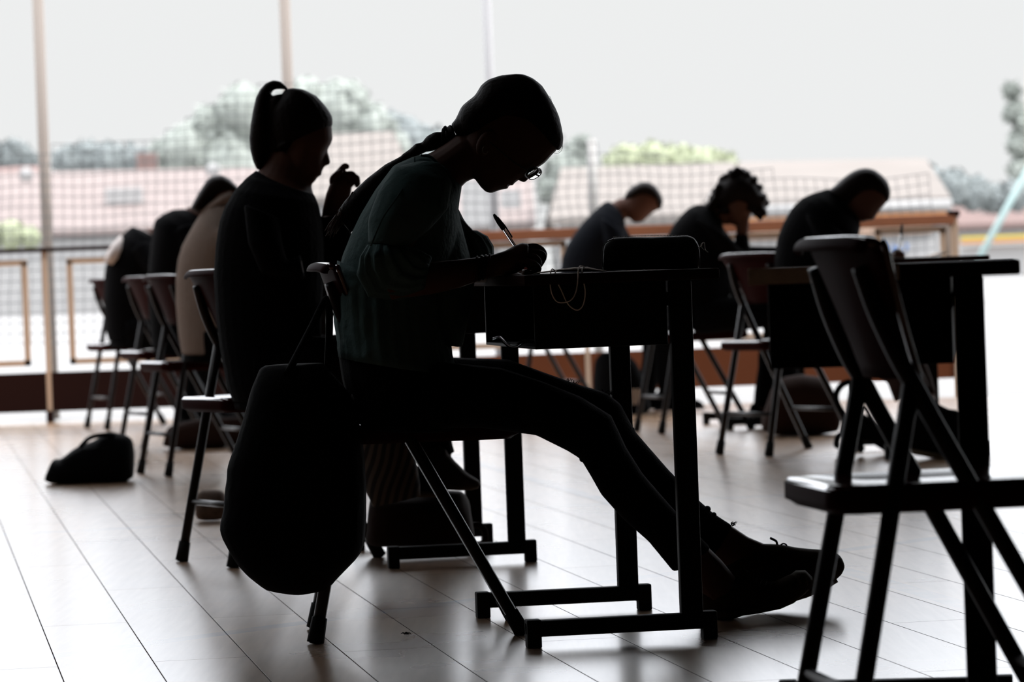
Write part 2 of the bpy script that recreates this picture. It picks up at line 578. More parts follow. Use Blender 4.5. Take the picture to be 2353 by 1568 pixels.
# ------------------------------------------------------------------ ball-stop net and its posts
NY = 24.0
TOP = [(-60, 330), (120, 330), (350, 322), (460, 250), (560, 200), (640, 182), (800, 190), (900, 250), (1000, 285), (1130, 310), (1290, 300), (1400, 325), (1700, 380), (1900, 392), (2170, 398), (2400, 398)]
def topy(px):
    for (a, u), (b2, v) in zip(TOP[:-1], TOP[1:]):
        if a <= px <= b2:
            return u + (v - u) * (px - a) / (b2 - a)
    return 400
def net():
    bm = B()
    cell = 0.0655
    nx = int((P(2165, 600, NY).x - P(-30, 600, NY).x) / cell)
    nz = 34
    x0 = P(-30, 600, NY).x
    def node(i, j):
        x = x0 + i * cell
        z = 0.42 + j * cell
        u = i / nx
        sh = 0.10 * (u - 0.45) * (z - 0.5) + 0.014 * noise.noise(Vector((i * 0.21, j * 0.3, 0)))
        zz = z + 0.012 * math.sin(i * 0.35) * u * 1.5 + 0.012 * noise.noise(Vector((i * 0.17, j * 0.2, 5)))
        return Vector((x - sh * 1.6 * (1 if u > 0.5 else 0.6), NY + 0.02 * noise.noise(Vector((i * .1, j * .1, 9))), zz))
    def ok(i, j):
        p = node(i, j)
        px = CX + FPX * (p.x / NY)
        pz = topy(px)
        # net is cut off here, as if the sky's glare hid the cords above
        zt = P(px, pz, NY).z
        return p.z < zt
    r = 0.0025
    for i in range(nx + 1):
        run = []
        for j in range(nz):
            if ok(i, j):
                run.append(node(i, j))
        if len(run) > 1:
            tube(bm, run, r, 3, cap=False)
    for j in range(nz):
        run = []
        for i in range(nx + 2):
            if i <= nx and ok(i, j):
                run.append(node(i, j))
            else:
                if len(run) > 1:
                    tube(bm, run, r * 1.15, 3, cap=False)
                run = []
    return bm
tag(obj('ball_net', net(), MAT['net'], base=(0, NY, 0.4)), 'large grey square-mesh net hung between posts beyond the railing', 'net')
def post(px, w, m, label, y0=-40, lean=0.0, yb=None, d=24.15):
    b_ = P(px, 640, d)
    t_ = P(px - 0.037 * 640, y0, d)
    bm = B()
    tube(bm, [(b_.x, d, -0.06), (b_.x, d, 1.2), (b_.x + lean * 0.4, d, max(1.5, t_.z))], w / 2, 16)
    tag(obj('net_post', bm, m, base=(b_.x, d, -0.06)), label, 'post', 'posts holding the net')
post(112, 0.072, MAT['post'], 'pinkish net post at the far left behind the railing')
post(678, 0.07, MAT['post'], 'pinkish net post rising behind the ponytailed writer')
post(1142, 0.055, MAT['postgrey'], 'slim grey net post rising behind the braided writer')
post(1370, 0.06, MAT['postwhite'], 'short whitish post behind the crop-haired writer at the railing', y0=320)

# ------------------------------------------------------------------ houses, hedge and trees beyond
def house(name, label, d, ridge, eave, side=0.0, rm='roof', wm='plaster', depth=9.0, base=-0.06, eavecol=None, over=0.25):
    """ridge / eave: (px0, py0, px1, py1) pixel ends of the ridge and the eave line at distance d (eave) and d + depth/2 (ridge)"""
    e0, e1 = P(eave[0], eave[1], d), P(eave[2], eave[3], d)
    r0, r1 = P(ridge[0], ridge[1], d + depth / 2), P(ridge[2], ridge[3], d + depth / 2)
    root = empty(name, ((e0.x + e1.x) / 2, d, base))
    tag(root, label, 'house', 'houses beyond the net')
    b0, b1 = e0 + Vector((0, depth, 0)), e1 + Vector((0, depth, 0))
    bm = B()
    up = Vector((0, 0, 0.18))
    v = [bm.verts.new(p) for p in (e0, e1, r1, r0, b0, b1)]
    w_ = [bm.verts.new(p + up) for p in (e0, e1, r1, r0, b0, b1)]
    for q in ((0, 1, 2, 3), (3, 2, 5, 4)):
        bm.faces.new([w_[i] for i in q])
        bm.faces.new([v[i] for i in q][::-1])
    for a, c in ((0, 1), (1, 2), (2, 5), (5, 4), (4, 3), (3, 0)):
        bm.faces.new((v[a], v[c], w_[c], w_[a]))
    rf = obj('roof', bm, MAT[rm], root, smooth=False)
    bm = B()
    ins = over
    z0 = min(e0.z, e1.z)
    xs_ = (e0.x + ins, e1.x - ins)
    box(bm, xs_[0], xs_[1], d + ins, d + depth - ins, base, z0)
    # gables
    for x in xs_:
        rz = r0.z + (r1.z - r0.z) * (x - e0.x) / max(0.1, e1.x - e0.x) - 0.25
        y_ = (d + ins, d + depth / 2, d + depth - ins)
        g = [bm.verts.new((x + s, yy, zz)) for s in (-0.01, 0.01) for yy, zz in ((y_[0], z0 - .1), (y_[1], max(rz, z0)), (y_[2], z0 - .1))]
        bm.faces.new(g[:3]); bm.faces.new(g[3:])
    obj('wall', bm, MAT[wm], root, smooth=False)
    if eavecol:
        bm = B()
        mt = None
        tube(bm, [e0 + Vector((0, -0.05, 0.05)), e1 + Vector((0, -0.05, 0.05))], 0.09, 8)
        obj('gutter', bm, MAT[eavecol], root)
    return root
def patch(name, root, m, px0, py0, px1, py1, d, t=0.15):
    a, b_ = P(px0, py0, d), P(px1, py1, d)
    bm = B()
    box(bm, min(a.x, b_.x), max(a.x, b_.x), d - t, d, min(a.z, b_.z), max(a.z, b_.z), bev=0.03)
    return obj(name, bm, MAT[m], root, smooth=False)
h1 = house('house', 'long low house with a pinkish tiled roof at the far left beyond the net', 110, (-60, 412, 590, 398), (-80, 548, 640, 529), depth=14)
patch('skylight', h1, 'plaster', 243, 470, 328, 430, 112.8)
for (px, py, r) in ((145, 508, 0.16), (490, 392, 0.2), (60, 402, 0.2)):
    bm = B()
    ball(bm, P(px, py, 113), r * 1.1, (1, 0.6, 1))
    obj('white_spot', bm, MAT['plaster'], h1)  # plain round white spots set on the roof
patch('chimney', h1, 'roofred', 318, 405, 362, 352, 118, 0.5)
h0 = house('house', 'dark red roofed house edge at the far left behind the pinkish one', 128, (-160, 400, 96, 392), (-180, 440, 100, 432), rm='roofred', depth=10)
h2 = house('house', 'pale grey roofed house between the two nearest writers', 114, (700, 322, 905, 315), (668, 470, 960, 458), rm='roofgrey', depth=16)
h2b = house('house', 'low pinkish house behind the pen of the braided writer', 98, (905, 430, 1222, 420), (880, 540, 1232, 524), depth=12)
patch('gable_front', h2b, 'plaster', 1062, 524, 1128, 412, 97.6)
patch('gable_front', h2b, 'plaster', 1150, 480, 1196, 436, 97.6)
h3 = house('house', 'greyish pink roofed house behind the crop-haired and curly-haired writers', 92, (1290, 402, 1690, 388), (1262, 519, 1720, 502), rm='roofgrey', depth=14)
h4 = house('house', 'nearer tiled house with an orange and white eave beside the railing end', 60, (1700, 396, 2128, 388), (1660, 496, 2186, 478), rm='roofgrey', wm='plaster', depth=9, eavecol='plaster', over=0.1)
patch('eave_board', h4, 'eave', 1700, 506, 2176, 490, 60.05, 0.05)
patch('wall_band', h4, 'peach', 1700, 552, 2140, 512, 60.02, 0.03)
patch('wall_band', h4, 'postgrey', 2010, 516, 2170, 508, 60.0, 0.06)
# blue painted marks on its wall
bm = B()
for i in range(9):
    px = 1994 + i * 10.5
    a, b_ = P(px, 585 - (i % 3) * 3, 59.98), P(px + (4, -3, 5)[i % 3], 560 + (i % 4) * 3, 59.98)
    tube(bm, [a, (a + b_) / 2 + Vector((0.02, 0, 0)), b_], 0.016, 5)
obj('painted_mark', bm, MAT['blue'], h4)
h5 = house('house', 'dusky pink roof at the far right behind the slanting pole', 130, (2190, 462, 2480, 452), (2170, 530, 2500, 518), rm='roofred', depth=12)
# low walls with a yellow and orange band on the right
lw = empty('low_wall', (P(2290, 600, 55).x, 55, -0.06))
tag(lw, 'low pale wall with a yellow and orange band at the far right', 'wall')
patch('wall_face', lw, 'plaster', 2204, 640, 2480, 556, 55.2)
patch('yellow_band', lw, 'yellow', 2206, 549, 2480, 536, 55.0, 0.12)
patch('orange_band', lw, 'orange', 2206, 556, 2480, 549, 55.0, 0.11)
a, b_ = P(2284, 532, 50), P(2372, 372, 50)
bm = B()
tube(bm, [a - (b_ - a) * 1.2, b_ + (b_ - a) * 0.6], 0.045, 12)
tag(obj('slanting_pole', bm, MAT['aqua'], base=(a.x - 0.25, 50, -0.06)), 'pale turquoise pole leaning in front of the pink roof', 'pole')

def tree(name, label, blobs, d, m, group='trees beyond the houses', leaves=900, trunk=True, ls=0.2):
    cx_ = sum(b[0] for b in blobs) / len(blobs)
    root = empty(name, (P(cx_, 600, d).x, d, -0.06))
    tag(root, label, 'tree', group)
    bm = B()
    rnd = random.Random(len(label) * 7 + len(blobs))
    sc = d / FPX
    for (px, py, r) in blobs:
        c = P(px, py, d + rnd.uniform(-1, 1) * r * sc * 0.4)
        R_ = r * sc
        b2 = bmesh.new()
        bmesh.ops.create_icosphere(b2, subdivisions=3, radius=R_)
        for v in b2.verts:
            q = v.co / R_
            v.co *= 1 + 0.28 * noise.noise(q * 2.1 + c) + 0.16 * noise.noise(q * 5 + c)
            v.co += c
        t = bpy.data.meshes.new('t'); b2.to_mesh(t); b2.free(); bm.from_mesh(t); bpy.data.meshes.remove(t)
        for _ in range(int(leaves / len(blobs))):
            u = Vector((rnd.gauss(0, 1), rnd.gauss(0, 1), rnd.gauss(0, 1))).normalized()
            p = c + u * R_ * rnd.uniform(0.88, 1.16)
            s = ls * rnd.uniform(0.5, 1.1)
            a_ = Vector((rnd.gauss(0, 1), rnd.gauss(0, 1), rnd.gauss(0, 1))).normalized()
            b3 = a_.cross(u).normalized()
            f = [bm.verts.new(p + a_ * s), bm.verts.new(p + b3 * s * 0.6), bm.verts.new(p - a_ * s), bm.verts.new(p - b3 * s * 0.6)]
            bm.faces.new(f)
    obj('foliage', bm, MAT[m], root)
    if trunk:
        bm = B()
        px, py, r = blobs[0]
        top = P(px, py, d)
        tube(bm, [(root.location.x, d, -0.06), (root.location.x * 0.5 + top.x * 0.5, d, top.z * 0.5), top], [0.3, 0.22, 0.12], 8)
        obj('trunk', bm, MAT['bark'], root)
tree('tree', 'dark rounded trees at the far left edge above the red roof', [(30, 365, 42), (-30, 370, 45), (68, 378, 26)], 150, 'leafdark')
tree('tree', 'low dark tree line between the left post and the tall tree', [(250, 370, 40), (160, 372, 38), (205, 365, 40), (300, 375, 40), (345, 380, 36)], 160, 'leafdark')
tree('tree', 'pale tall tree rising left of the ponytailed writer', [(500, 320, 75), (430, 350, 62), (560, 260, 62), (385, 372, 48), (530, 380, 80), (590, 330, 60), (480, 285, 40)], 140, 'leafmid')
tree('tree', 'tallest pale tree directly behind the ponytailed writer', [(770, 270, 82), (700, 235, 52), (810, 235, 42), (740, 320, 80), (650, 300, 80), (850, 300, 62), (880, 350, 60)], 145, 'leafmid')
tree('tree', 'blue-grey tree behind the braid, right of the tallest tree', [(935, 325, 52), (985, 340, 48), (1030, 355, 44), (900, 290, 30), (970, 375, 60)], 165, 'leafdark')
tree('tree', 'narrow pale tree right of the braided writer\'s forehead', [(1300, 390, 42), (1325, 348, 26), (1280, 430, 42), (1330, 400, 40), (1338, 330, 14)], 120, 'leafmid')
tree('tree', 'bright yellow-green tree above the crop-haired writer', [(1440, 385, 50), (1500, 372, 42), (1405, 430, 40), (1560, 372, 36), (1620, 380, 40), (1665, 375, 24)], 115, 'leaflight')
tree('tree', 'grey-green trees right of the nearer tiled house', [(2130, 420, 40), (2190, 432, 42), (2240, 445, 38), (2080, 410, 26), (2285, 458, 30), (2330, 450, 34)], 125, 'leafdark')
tree('tree', 'tall thin faint tree at the right edge', [(2345, 330, 26), (2332, 260, 22), (2325, 210, 14), (2350, 390, 30), (2360, 290, 24)], 152, 'leafmid', ls=0.28)
tree('bush', 'yellow-green bush at the left edge above the railing', [(25, 540, 30), (68, 545, 22), (-20, 540, 30)], 70, 'leaflight', group='trees beyond the houses', trunk=False, leaves=500, ls=0.08)

# ------------------------------------------------------------------ chairs
def lat(z): return 0.15 + 0.025 * (0.6 - z) / 0.6
def make_chair(name, label, loc, yaw, group=None, far=False):
    root = empty(name, (loc[0], loc[1], 0), yaw)
    tag(root, label, 'chair', group)
    # seat: rounded board with a slight dish
    bm = B()
    pts = []
    x0, x1, hy, r = -0.125, 0.325, 0.175, 0.04
    for cx_, cy_, a0 in ((x1 - r, hy - r, 0), (x0 + r, hy - 0.01 - r, 90), (x0 + r, -hy + 0.01 + r, 180), (x1 - r, -hy + r, 270)):
        for i in range(7):
            a = math.radians(a0 + 15 * i)
            pts.append((cx_ + r * math.cos(a), cy_ + r * math.sin(a)))
    rings_ = []
    for (z, s) in ((0.424, 0.965), (0.418, 0.93), (0.424, 0.965), (0.428, 1.0), (0.452, 1.0), (0.459, 0.975), (0.459, 0.9), (0.452, 0.6), (0.450, 0.25)):
        if (z, s) == (0.424, 0.965) and rings_:
            continue
        if z == 0.418 and s == 0.93 and False:
            continue
        rings_.append(ring(bm, [((p[0] - 0.09) * s + 0.09, p[1] * s, z) for p in pts]))
    rings_[0], rings_[1] = rings_[1], rings_[0]
    skin_rings(bm, rings_)
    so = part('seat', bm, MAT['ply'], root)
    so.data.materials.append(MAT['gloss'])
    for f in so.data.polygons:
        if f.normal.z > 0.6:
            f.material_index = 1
    # backrest: moulded plywood panel with a rolled top
    bm = B()
    nu, prof = 16, []
    for i in range(9):
        v = i / 8
        prof.append((-0.006 - 0.062 * v, 0.605 + 0.185 * v, 0.135 + 0.075 * v ** 1.4))
    for i in range(1, 9):
        a = PI * i / 8
        prof.append((-0.068 - 0.014 + 0.014 * math.cos(a), 0.790 + 0.014 * math.sin(a), 0.210 - 0.002 * i))
    rows_f = []
    for (x, z, hw) in prof:
        rr = []
        for j in range(nu + 1):
            u = -1 + 2 * j / nu
            rr.append(bm.verts.new((x + 0.022 - 0.036 * (1 - u * u), hw * u, z - 0.006 * abs(u) ** 6 * (1 if z > .7 else -1))))
        rows_f.append(rr)
    for a, b_ in zip(rows_f[:-1], rows_f[1:]):
        for j in range(nu):
            bm.faces.new((a[j], a[j + 1], b_[j + 1], b_[j]))
    o = part('backrest', bm, MAT['ply'], root)
    md = o.modifiers.new('thickness', 'SOLIDIFY')
    md.thickness = 0.009
    md.offset = 0
    bm = B()
    eo = [rows_f[0][0], rows_f[0][-1]] if False else None
    for s in (-1, 1):
        e_ = [(x + 0.022, s * (hw + 0.001), z) for (x, z, hw) in prof[:11]]
        tube(bm, e_, 0.0055, 8)
    te = []
    for j in range(nu + 1):
        u = -1 + 2 * j / nu
        te.append((-0.080 + 0.022 - 0.036 * (1 - u * u), 0.209 * u, 0.803 - 0.006 * abs(u) ** 6))
    tube(bm, te, 0.0065, 8)
    part('rolled_edge', bm, MAT['gloss'], root)
    # steel tubes: the front leg runs up behind the backrest, the rear leg branches off it
    for s in (-1, 1):
        bm = B()
        top = [(-0.064, s * 0.135, 0.765), (-0.045, s * 0.143, 0.70), (-0.018, s * 0.149, 0.635), (0.004, s * lat(.595), 0.595)]
        low = [(0.53 * (0.6 - z), s * lat(z), z) for z in (0.55, 0.4, 0.2, 0.0)]
        tube(bm, spline(top + low, 4), 0.0135, 10)
        lg = part('leg', bm, MAT['tube'], root)
        bm = B()
        q = [(0.53 * (0.6 - z), s * lat(z), z) for z in (0.05, 0.002)]
        tube(bm, q, [0.0165, 0.0185], 10)
        c = part('foot_cap', bm, MAT['cap'], lg)
        bm = B()
        tube(bm, [(-0.21 * (0.6 - z), s * lat(z), z) for z in (0.60, 0.4, 0.2, 0.0)], 0.0135, 10)
        lg = part('leg', bm, MAT['tube'], root)
        bm = B()
        tube(bm, [(-0.21 * (0.6 - z), s * lat(z), z) for z in (0.055, 0.002)], [0.0165, 0.0185], 10)
        c = part('foot_cap', bm, MAT['cap'], lg)
    bm = B()
    z = 0.165
    tube(bm, [(-0.21 * (0.6 - z), -lat(z), z), (-0.21 * (0.6 - z), lat(z), z)], 0.0085, 8)
    part('stretcher', bm, MAT['tube'], root)
    bm = B()
    z = 0.17
    tube(bm, [(0.53 * (0.6 - z), -lat(z), z), (0.53 * (0.6 - z), lat(z), z)], 0.0085, 8)
    part('stretcher', bm, MAT['tube'], root)
    return root
chair0 = make_chair('school_chair', 'red-brown plywood chair on dark tubes under the braided writer', (-0.325, 8.32), 0.055, 'school chairs')
def put_chair(label, loc, yaw):
    c = copy_tree(chair0)
    c.location = (loc[0], loc[1], 0)
    c.rotation_euler.z = yaw
    c['label'] = label
    return c
put_chair('empty red-brown chair nearest to the viewer, in front of the nearest desk', (0.535, 5.53), 0.15)
put_chair('red-brown chair under the ponytailed writer', (-0.7475, 10.57), 0.49)
put_chair('red-brown chair under the smooth-haired writer, right of the pencil case', (1.0167, 15.40), 0.54)
put_chair('red-brown chair under the curly-haired writer', (0.735, 17.75), 0.30)
put_chair('red-brown chair under the crop-haired writer', (0.10, 20.30), 0.30)
put_chair('red-brown chair under the writer in the beige top', (-1.35, 15.55), 0.42)
put_chair('red-brown chair under the writer between beige top and pale back', (-1.69, 18.1), 0.42)
put_chair('red-brown chair farthest left, beside the railing', (-2.14, 20.75), 0.42)

# ------------------------------------------------------------------ desks
def make_desk(name, label, loc, yaw, paler=False):
    root = empty(name, (loc[0], loc[1], 0), yaw)
    tag(root, label, 'desk', 'school desks')
    bm = B()
    box(bm, -0.175, 0.232, -0.40, 0.40, 0.744, 0.766, bev=0.004)
    part('desktop', bm, MAT['desk'], root, smooth=False)
    bm = B()
    for a in ((-0.15, 0.125, -0.355, -0.345, 0.615, 0.744), (-0.15, 0.125, 0.345, 0.355, 0.615, 0.744), (-0.15, 0.125, -0.355, 0.355, 0.612, 0.618), (0.118, 0.128, -0.355, 0.355, 0.612, 0.744)):
        box(bm, *a, bev=0.002)
    part('book_tray', bm, MAT['steel'], root, smooth=False)
    for s in (-1, 1):
        y = 0.365 * s
        bm = B()
        box(bm, 0.131, 0.177, y - 0.014, y + 0.014, 0.05, 0.744, bev=0.005)
        part('leg', bm, MAT['steel'], root, smooth=False)
        bm = B()
        box(bm, -0.193, 0.203, y - 0.016, y + 0.016, 0.022, 0.056, bev=0.006)
        fb = part('foot_bar', bm, MAT['steel'], root, smooth=False)
        for x in (-0.193, 0.175):
            bm = B()
            box(bm, x, x + 0.03, y - 0.018, y + 0.018, 0.0, 0.058, bev=0.003)
            part('rubber_foot', bm, MAT['cap'], fb, smooth=False)
    bm = B()
    box(bm, 0.14, 0.168, -0.365, 0.365, 0.69, 0.72, bev=0.003)
    part('crossbar', bm, MAT['steel'], root, smooth=False)
    return root
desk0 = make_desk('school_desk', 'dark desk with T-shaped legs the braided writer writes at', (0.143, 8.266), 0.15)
def put_desk(label, loc, yaw):
    c = copy_tree(desk0)
    c.location = (loc[0], loc[1], 0)
    c.rotation_euler.z = yaw
    c['label'] = label
    return c
def desk_at_col(colx, coly, yaw):
    c, s = math.cos(yaw), math.sin(yaw)
    return (colx - (0.155 * c + 0.365 * s), coly - (0.155 * s - 0.365 * c))
dR = put_desk('nearest desk at the right edge with a worn tan front edge', desk_at_col(0.693, 5.8, -0.12), -0.12)
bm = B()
box(bm, -0.176, 0.052, -0.4025, -0.40, 0.742, 0.767, bev=0.0008)  # tan strip along the left part of the near edge
part('pale_edge', bm, MAT['edge'], dR, smooth=False)
put_desk('desk behind the braided writer, used by the ponytailed writer', (-0.219, 10.53), 0.165)
put_desk('desk of the smooth-haired writer, behind the nearest chair', (1.56, 15.0), 0.1)
put_desk('desk of the curly-haired writer', (1.13, 18.05), 0.1)
put_desk('desk of the crop-haired writer', (0.62, 20.75), 0.1)
put_desk('desk of the writer in the beige top', (-0.86, 15.85), 0.25)
put_desk('desk of the writer between beige top and pale back', (-1.17, 18.5), 0.25)
put_desk('desk of the writer in the pale-backed top', (-1.60, 21.0), 0.2)

# ------------------------------------------------------------------ shoes
def shoe(parent, poly, sole_pts, d, ax, W=0.045, m='canvas', voxel=0.004, name='shoe', sole_w=None, sole_t=0.011):
    bm = B()
    inflate(bm, poly, ax, d, W, n=26, e=0.85, taper=3.0)
    s = obj(name, bm, MAT[m], parent, voxel=voxel, smoothing=3)
    bm = B()
    # sole: flat strip following the lower outline
    rr = []
    n = len(sole_pts)
    for i, (px, py) in enumerate(sole_pts):
        t = i / (n - 1)
        w = (sole_w or W) * (0.72 + 0.33 * math.sin(PI * min(1, 0.15 + t * 0.95))) * (0.55 if i in (0, n - 1) else 1.0)
        c = P(px, py, d)
        a = Vector(sole_pts[max(i - 1, 0)] + (0,))
        b_ = Vector(sole_pts[min(i + 1, n - 1)] + (0,))
        tg = (P(b_.x, b_.y, d) - P(a.x, a.y, d)).normalized()
        nn = Vector((-tg.z, 0, tg.x))
        rr.append(ring(bm, ell(c + nn * sole_t * 0.4, nn * sole_t, Vector((0, w, 0)), 16, 0.6)))
    skin_rings(bm, rr)
    obj('sole', bm, MAT['rubber'], s)
    return s

# ------------------------------------------------------------------ the braided writer
D = 8.25
pelvis = P(880, 940, D)
torso = [((985, 352), (1062, 425), 8.25, 0.052), ((950, 360), (1056, 462), 8.25, 0.12), ((905, 380), (1053, 488), 8.25, 0.172),
         ((862, 437), (1052, 530), 8.25, 0.185), ((829, 492), (1045, 580), 8.25, 0.178), ((806, 540), (1032, 628), 8.25, 0.168),
         ((786, 590), (1025, 680), 8.25, 0.160), ((774, 650), (1020, 735), 8.25, 0.158), ((772, 730), (1030, 800), 8.25, 0.168),
         ((780, 820), (1060, 870), 8.25, 0.182), ((795, 900), (1075, 925), 8.25, 0.185), ((815, 955), (1060, 962), 8.25, 0.17)]
facepoly = [(1280, 345), (1270, 354), (1258, 368), (1248, 378), (1237, 384), (1228, 391), (1214, 402), (1199, 412), (1190, 414), (1183, 421), (1179, 425), (1174, 427),
            (1170, 425.5), (1168, 426), (1167.5, 430), (1164, 434), (1161, 435.3), (1152, 436), (1145, 438.5), (1134, 442.5), (1127, 444), (1116, 441), (1108, 434), (1103, 428), (1096, 413), (1092, 409),
            (1075, 395), (1060, 340), (1070, 280), (1100, 222), (1160, 188), (1220, 197), (1262, 242), (1284, 290)]
FA = (158, -99)
body = B()
inflate(body, facepoly, FA, D, 0.070, n=40, e=0.95, taper=2.4)
# neck
loft(body, [((1075, 300), (1110, 420), D, 0.052), ((1052, 306), (1092, 409), D, 0.052), ((1025, 328), (1072, 418), D, 0.052), ((1000, 345), (1058, 432), D, 0.056), ((975, 358), (1054, 450), D, 0.065), ((950, 372), (1052, 478), D, 0.10)])
loft(body, torso[1:], k=0.93)
# nose
loft(body, [((1240, 380), (1222, 372), D, 0.006), ((1229, 392), (1212, 380), D, 0.009), ((1219, 404), (1200, 392), D, 0.011), ((1213, 413), (1192, 400), D, 0.014), ((1206, 419), (1190, 408), D, 0.016), ((1198, 417.5), (1188, 411), D, 0.010)], n=14)
# lips
for (x, y, r, w) in ((1176, 424, 3.2, 0.020), (1163.5, 431.5, 3.6, 0.018)):
    c = P(x, y, D)
    ball(body, c, r * D / FPX, (1.1, w / (r * D / FPX), 0.9), seg=14)
# ear
for s in (-1, 1):
    c = P(1116, 330, D + s * 0.072)
    ball(body, c, 0.030, (0.62, 0.30, 1.0), rot=Matrix.Rotation(0.5, 3, 'Y'))
# right arm (near the viewer)
rarm = [((925, 400), (1035, 440), 8.10, 0.055), ((893, 470), (985, 500), 8.08, 0.052), ((872, 545), (950, 570), 8.07, 0.046), ((860, 610), (935, 612), 8.06, 0.044)]
loft(body, rarm)
fore = [((862, 590), (900, 690), 8.06, 0.043), ((920, 601), (930, 685), 8.07, 0.042), ((985, 603), (990, 677), 8.09, 0.038), ((1050, 597), (1056, 662), 8.11, 0.033), ((1100, 591), (1106, 644), 8.13, 0.029), ((1136, 584.5), (1146, 634), 8.14, 0.027)]
loft(body, fore)
# right hand: back of the hand, wrist to knuckles
loft(body, [((1130, 586), (1140, 634), 8.14, 0.026), ((1161, 576), (1168, 632), 8.145, 0.033), ((1180, 565), (1186, 628), 8.15, 0.040), ((1199, 558), (1204, 618), 8.155, 0.040), ((1214, 560), (1214, 604), 8.16, 0.036)], e=0.9)
# left arm, mostly behind the torso
loft(body, [((1000, 420), (1055, 500), 8.40, 0.05), ((1040, 500), (1100, 540), 8.43, 0.046), ((1060, 560), (1118, 575), 8.44, 0.043), ((1060, 600), (1120, 596), 8.43, 0.042)])
loft(body, [((1060, 588), (1075, 650), 8.43, 0.04), ((1110, 594), (1114, 650), 8.40, 0.034), ((1150, 604), (1152, 648), 8.37, 0.028), ((1178, 612), (1180, 646), 8.35, 0.030), ((1205, 620), (1205, 642), 8.34, 0.034), ((1218, 625), (1218, 641), 8.335, 0.03)])
# legs
legN = [((1000, 830), (930, 985), 8.13, 0.085), ((1150, 845), (1110, 985), 8.12, 0.082), ((1250, 878), (1232, 1001), 8.12, 0.076), ((1335, 912), (1306, 1038), 8.12, 0.068), ((1405, 955), (1334, 1056), 8.13, 0.064),
        ((1440, 1030), (1358, 1096), 8.16, 0.062), ((1478, 1090), (1381, 1137), 8.20, 0.062), ((1530, 1150), (1430, 1192), 8.25, 0.060), ((1580, 1205), (1490, 1245), 8.29, 0.054), ((1635, 1260), (1548, 1316), 8.33, 0.046)]
legF = [((1000, 820), (930, 960), 8.38, 0.085), ((1168, 826), (1140, 950), 8.39, 0.082), ((1240, 852), (1225, 965), 8.39, 0.076), ((1318, 880), (1300, 1000), 8.40, 0.070), ((1392, 902), (1350, 1030), 8.40, 0.066), ((1426, 928), (1370, 1050), 8.40, 0.064),
        ((1444, 962), (1385, 1068), 8.41, 0.063), ((1460, 992), (1400, 1090), 8.42, 0.062), ((1535, 1078), (1450, 1158), 8.44, 0.060), ((1592, 1137), (1512, 1225), 8.46, 0.054), ((1640, 1180), (1570, 1275), 8.47, 0.046), ((1684, 1208), (1622, 1300), 8.48, 0.040)]
loft(body, legN, k=0.9)
loft(body, legF, k=0.9)
loft(body, [((1600, 1230), (1560, 1310), 8.34, 0.036), ((1660, 1290), (1600, 1350), 8.36, 0.036), ((1700, 1340), (1625, 1390), 8.36, 0.036)])
loft(body, [((1660, 1195), (1610, 1285), 8.48, 0.034), ((1720, 1235), (1665, 1310), 8.49, 0.034), ((1775, 1258), (1700, 1345), 8.49, 0.036)])
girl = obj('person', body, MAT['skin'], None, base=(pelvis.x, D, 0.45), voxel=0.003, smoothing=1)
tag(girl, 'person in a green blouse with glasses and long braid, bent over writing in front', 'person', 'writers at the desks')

# fingers, a continuous pair of hands joined to the arms
fb = B()
def F(pts, rs):
    capsules(fb, [P(*p) for p in pts], rs, 10)
F([(1203, 572, 8.172), (1232, 570, 8.178), (1248, 585, 8.185), (1238, 606, 8.188), (1231, 615, 8.19)], [0.010, 0.0098, 0.0095, 0.0085, 0.0065])      # index
F([(1205, 580, 8.155), (1236, 584, 8.158), (1247, 590, 8.162), (1238, 608, 8.168), (1230, 620, 8.176)], [0.010, 0.010, 0.0095, 0.0088, 0.007])       # middle
F([(1203, 590, 8.137), (1228, 594, 8.135), (1236, 606, 8.138), (1226, 622, 8.146), (1212, 626, 8.152)], [0.010, 0.0098, 0.0092, 0.0085, 0.007])      # ring
F([(1196, 600, 8.120), (1222, 606, 8.116), (1236, 618, 8.120), (1226, 628, 8.128), (1210, 630, 8.134)], [0.0092, 0.009, 0.0085, 0.0078, 0.0065])     # little
F([(1160, 606, 8.172), (1185, 606, 8.196), (1206, 603, 8.208), (1222, 612, 8.205)], [0.014, 0.0115, 0.010, 0.0075])                                   # thumb
for i in range(4):
    F([(1208, 628, 8.33 + 0.018 * (i - 1.5)), (1226, 630 - (i == 1) * 1, 8.325 + 0.019 * (i - 1.5)), (1240 - 4 * abs(i - 1.2), 635, 8.32 + 0.02 * (i - 1.5))], [0.009, 0.0085, 0.0065])
F([(1180, 634, 8.33), (1196, 640, 8.285), (1210, 641, 8.27)], [0.012, 0.010, 0.007])
obj('fingers', fb, MAT['skin'], girl, voxel=0.0022, smoothing=1)

# trousers
tr = B()
loft(tr, [((775, 800), (1040, 840), 8.25, 0.175), ((785, 870), (1080, 890), 8.25, 0.19), ((805, 945), (1085, 940), 8.25, 0.188), ((825, 975), (1070, 975), 8.25, 0.175), ((840, 988), (1060, 990), 8.25, 0.16)])
loft(tr, legN)
loft(tr, legF)
trousers = obj('trousers', tr, MAT['jeans'], girl, voxel=0.006, smoothing=3)
fr = B()          # frayed threads at the rips and at the hem
for (x, y, d) in ((1180, 828, 8.39), (1308, 877, 8.40), (1322, 881, 8.40), (1390, 902, 8.40), (1402, 905, 8.4), (1432, 935, 8.4), (1438, 948, 8.4), (1683, 1207, 8.48), (1686, 1206, 8.48)):
    for k in range(7):
        a = P(x + random.uniform(-5, 5), y + 3, d)
        b_ = P(x + random.uniform(-9, 10), y - random.uniform(2, 8), d)
        tube(fr, [a, (a + b_) / 2 + Vector((random.uniform(-.002, .002), 0, 0.001)), b_], 0.0006, 4)
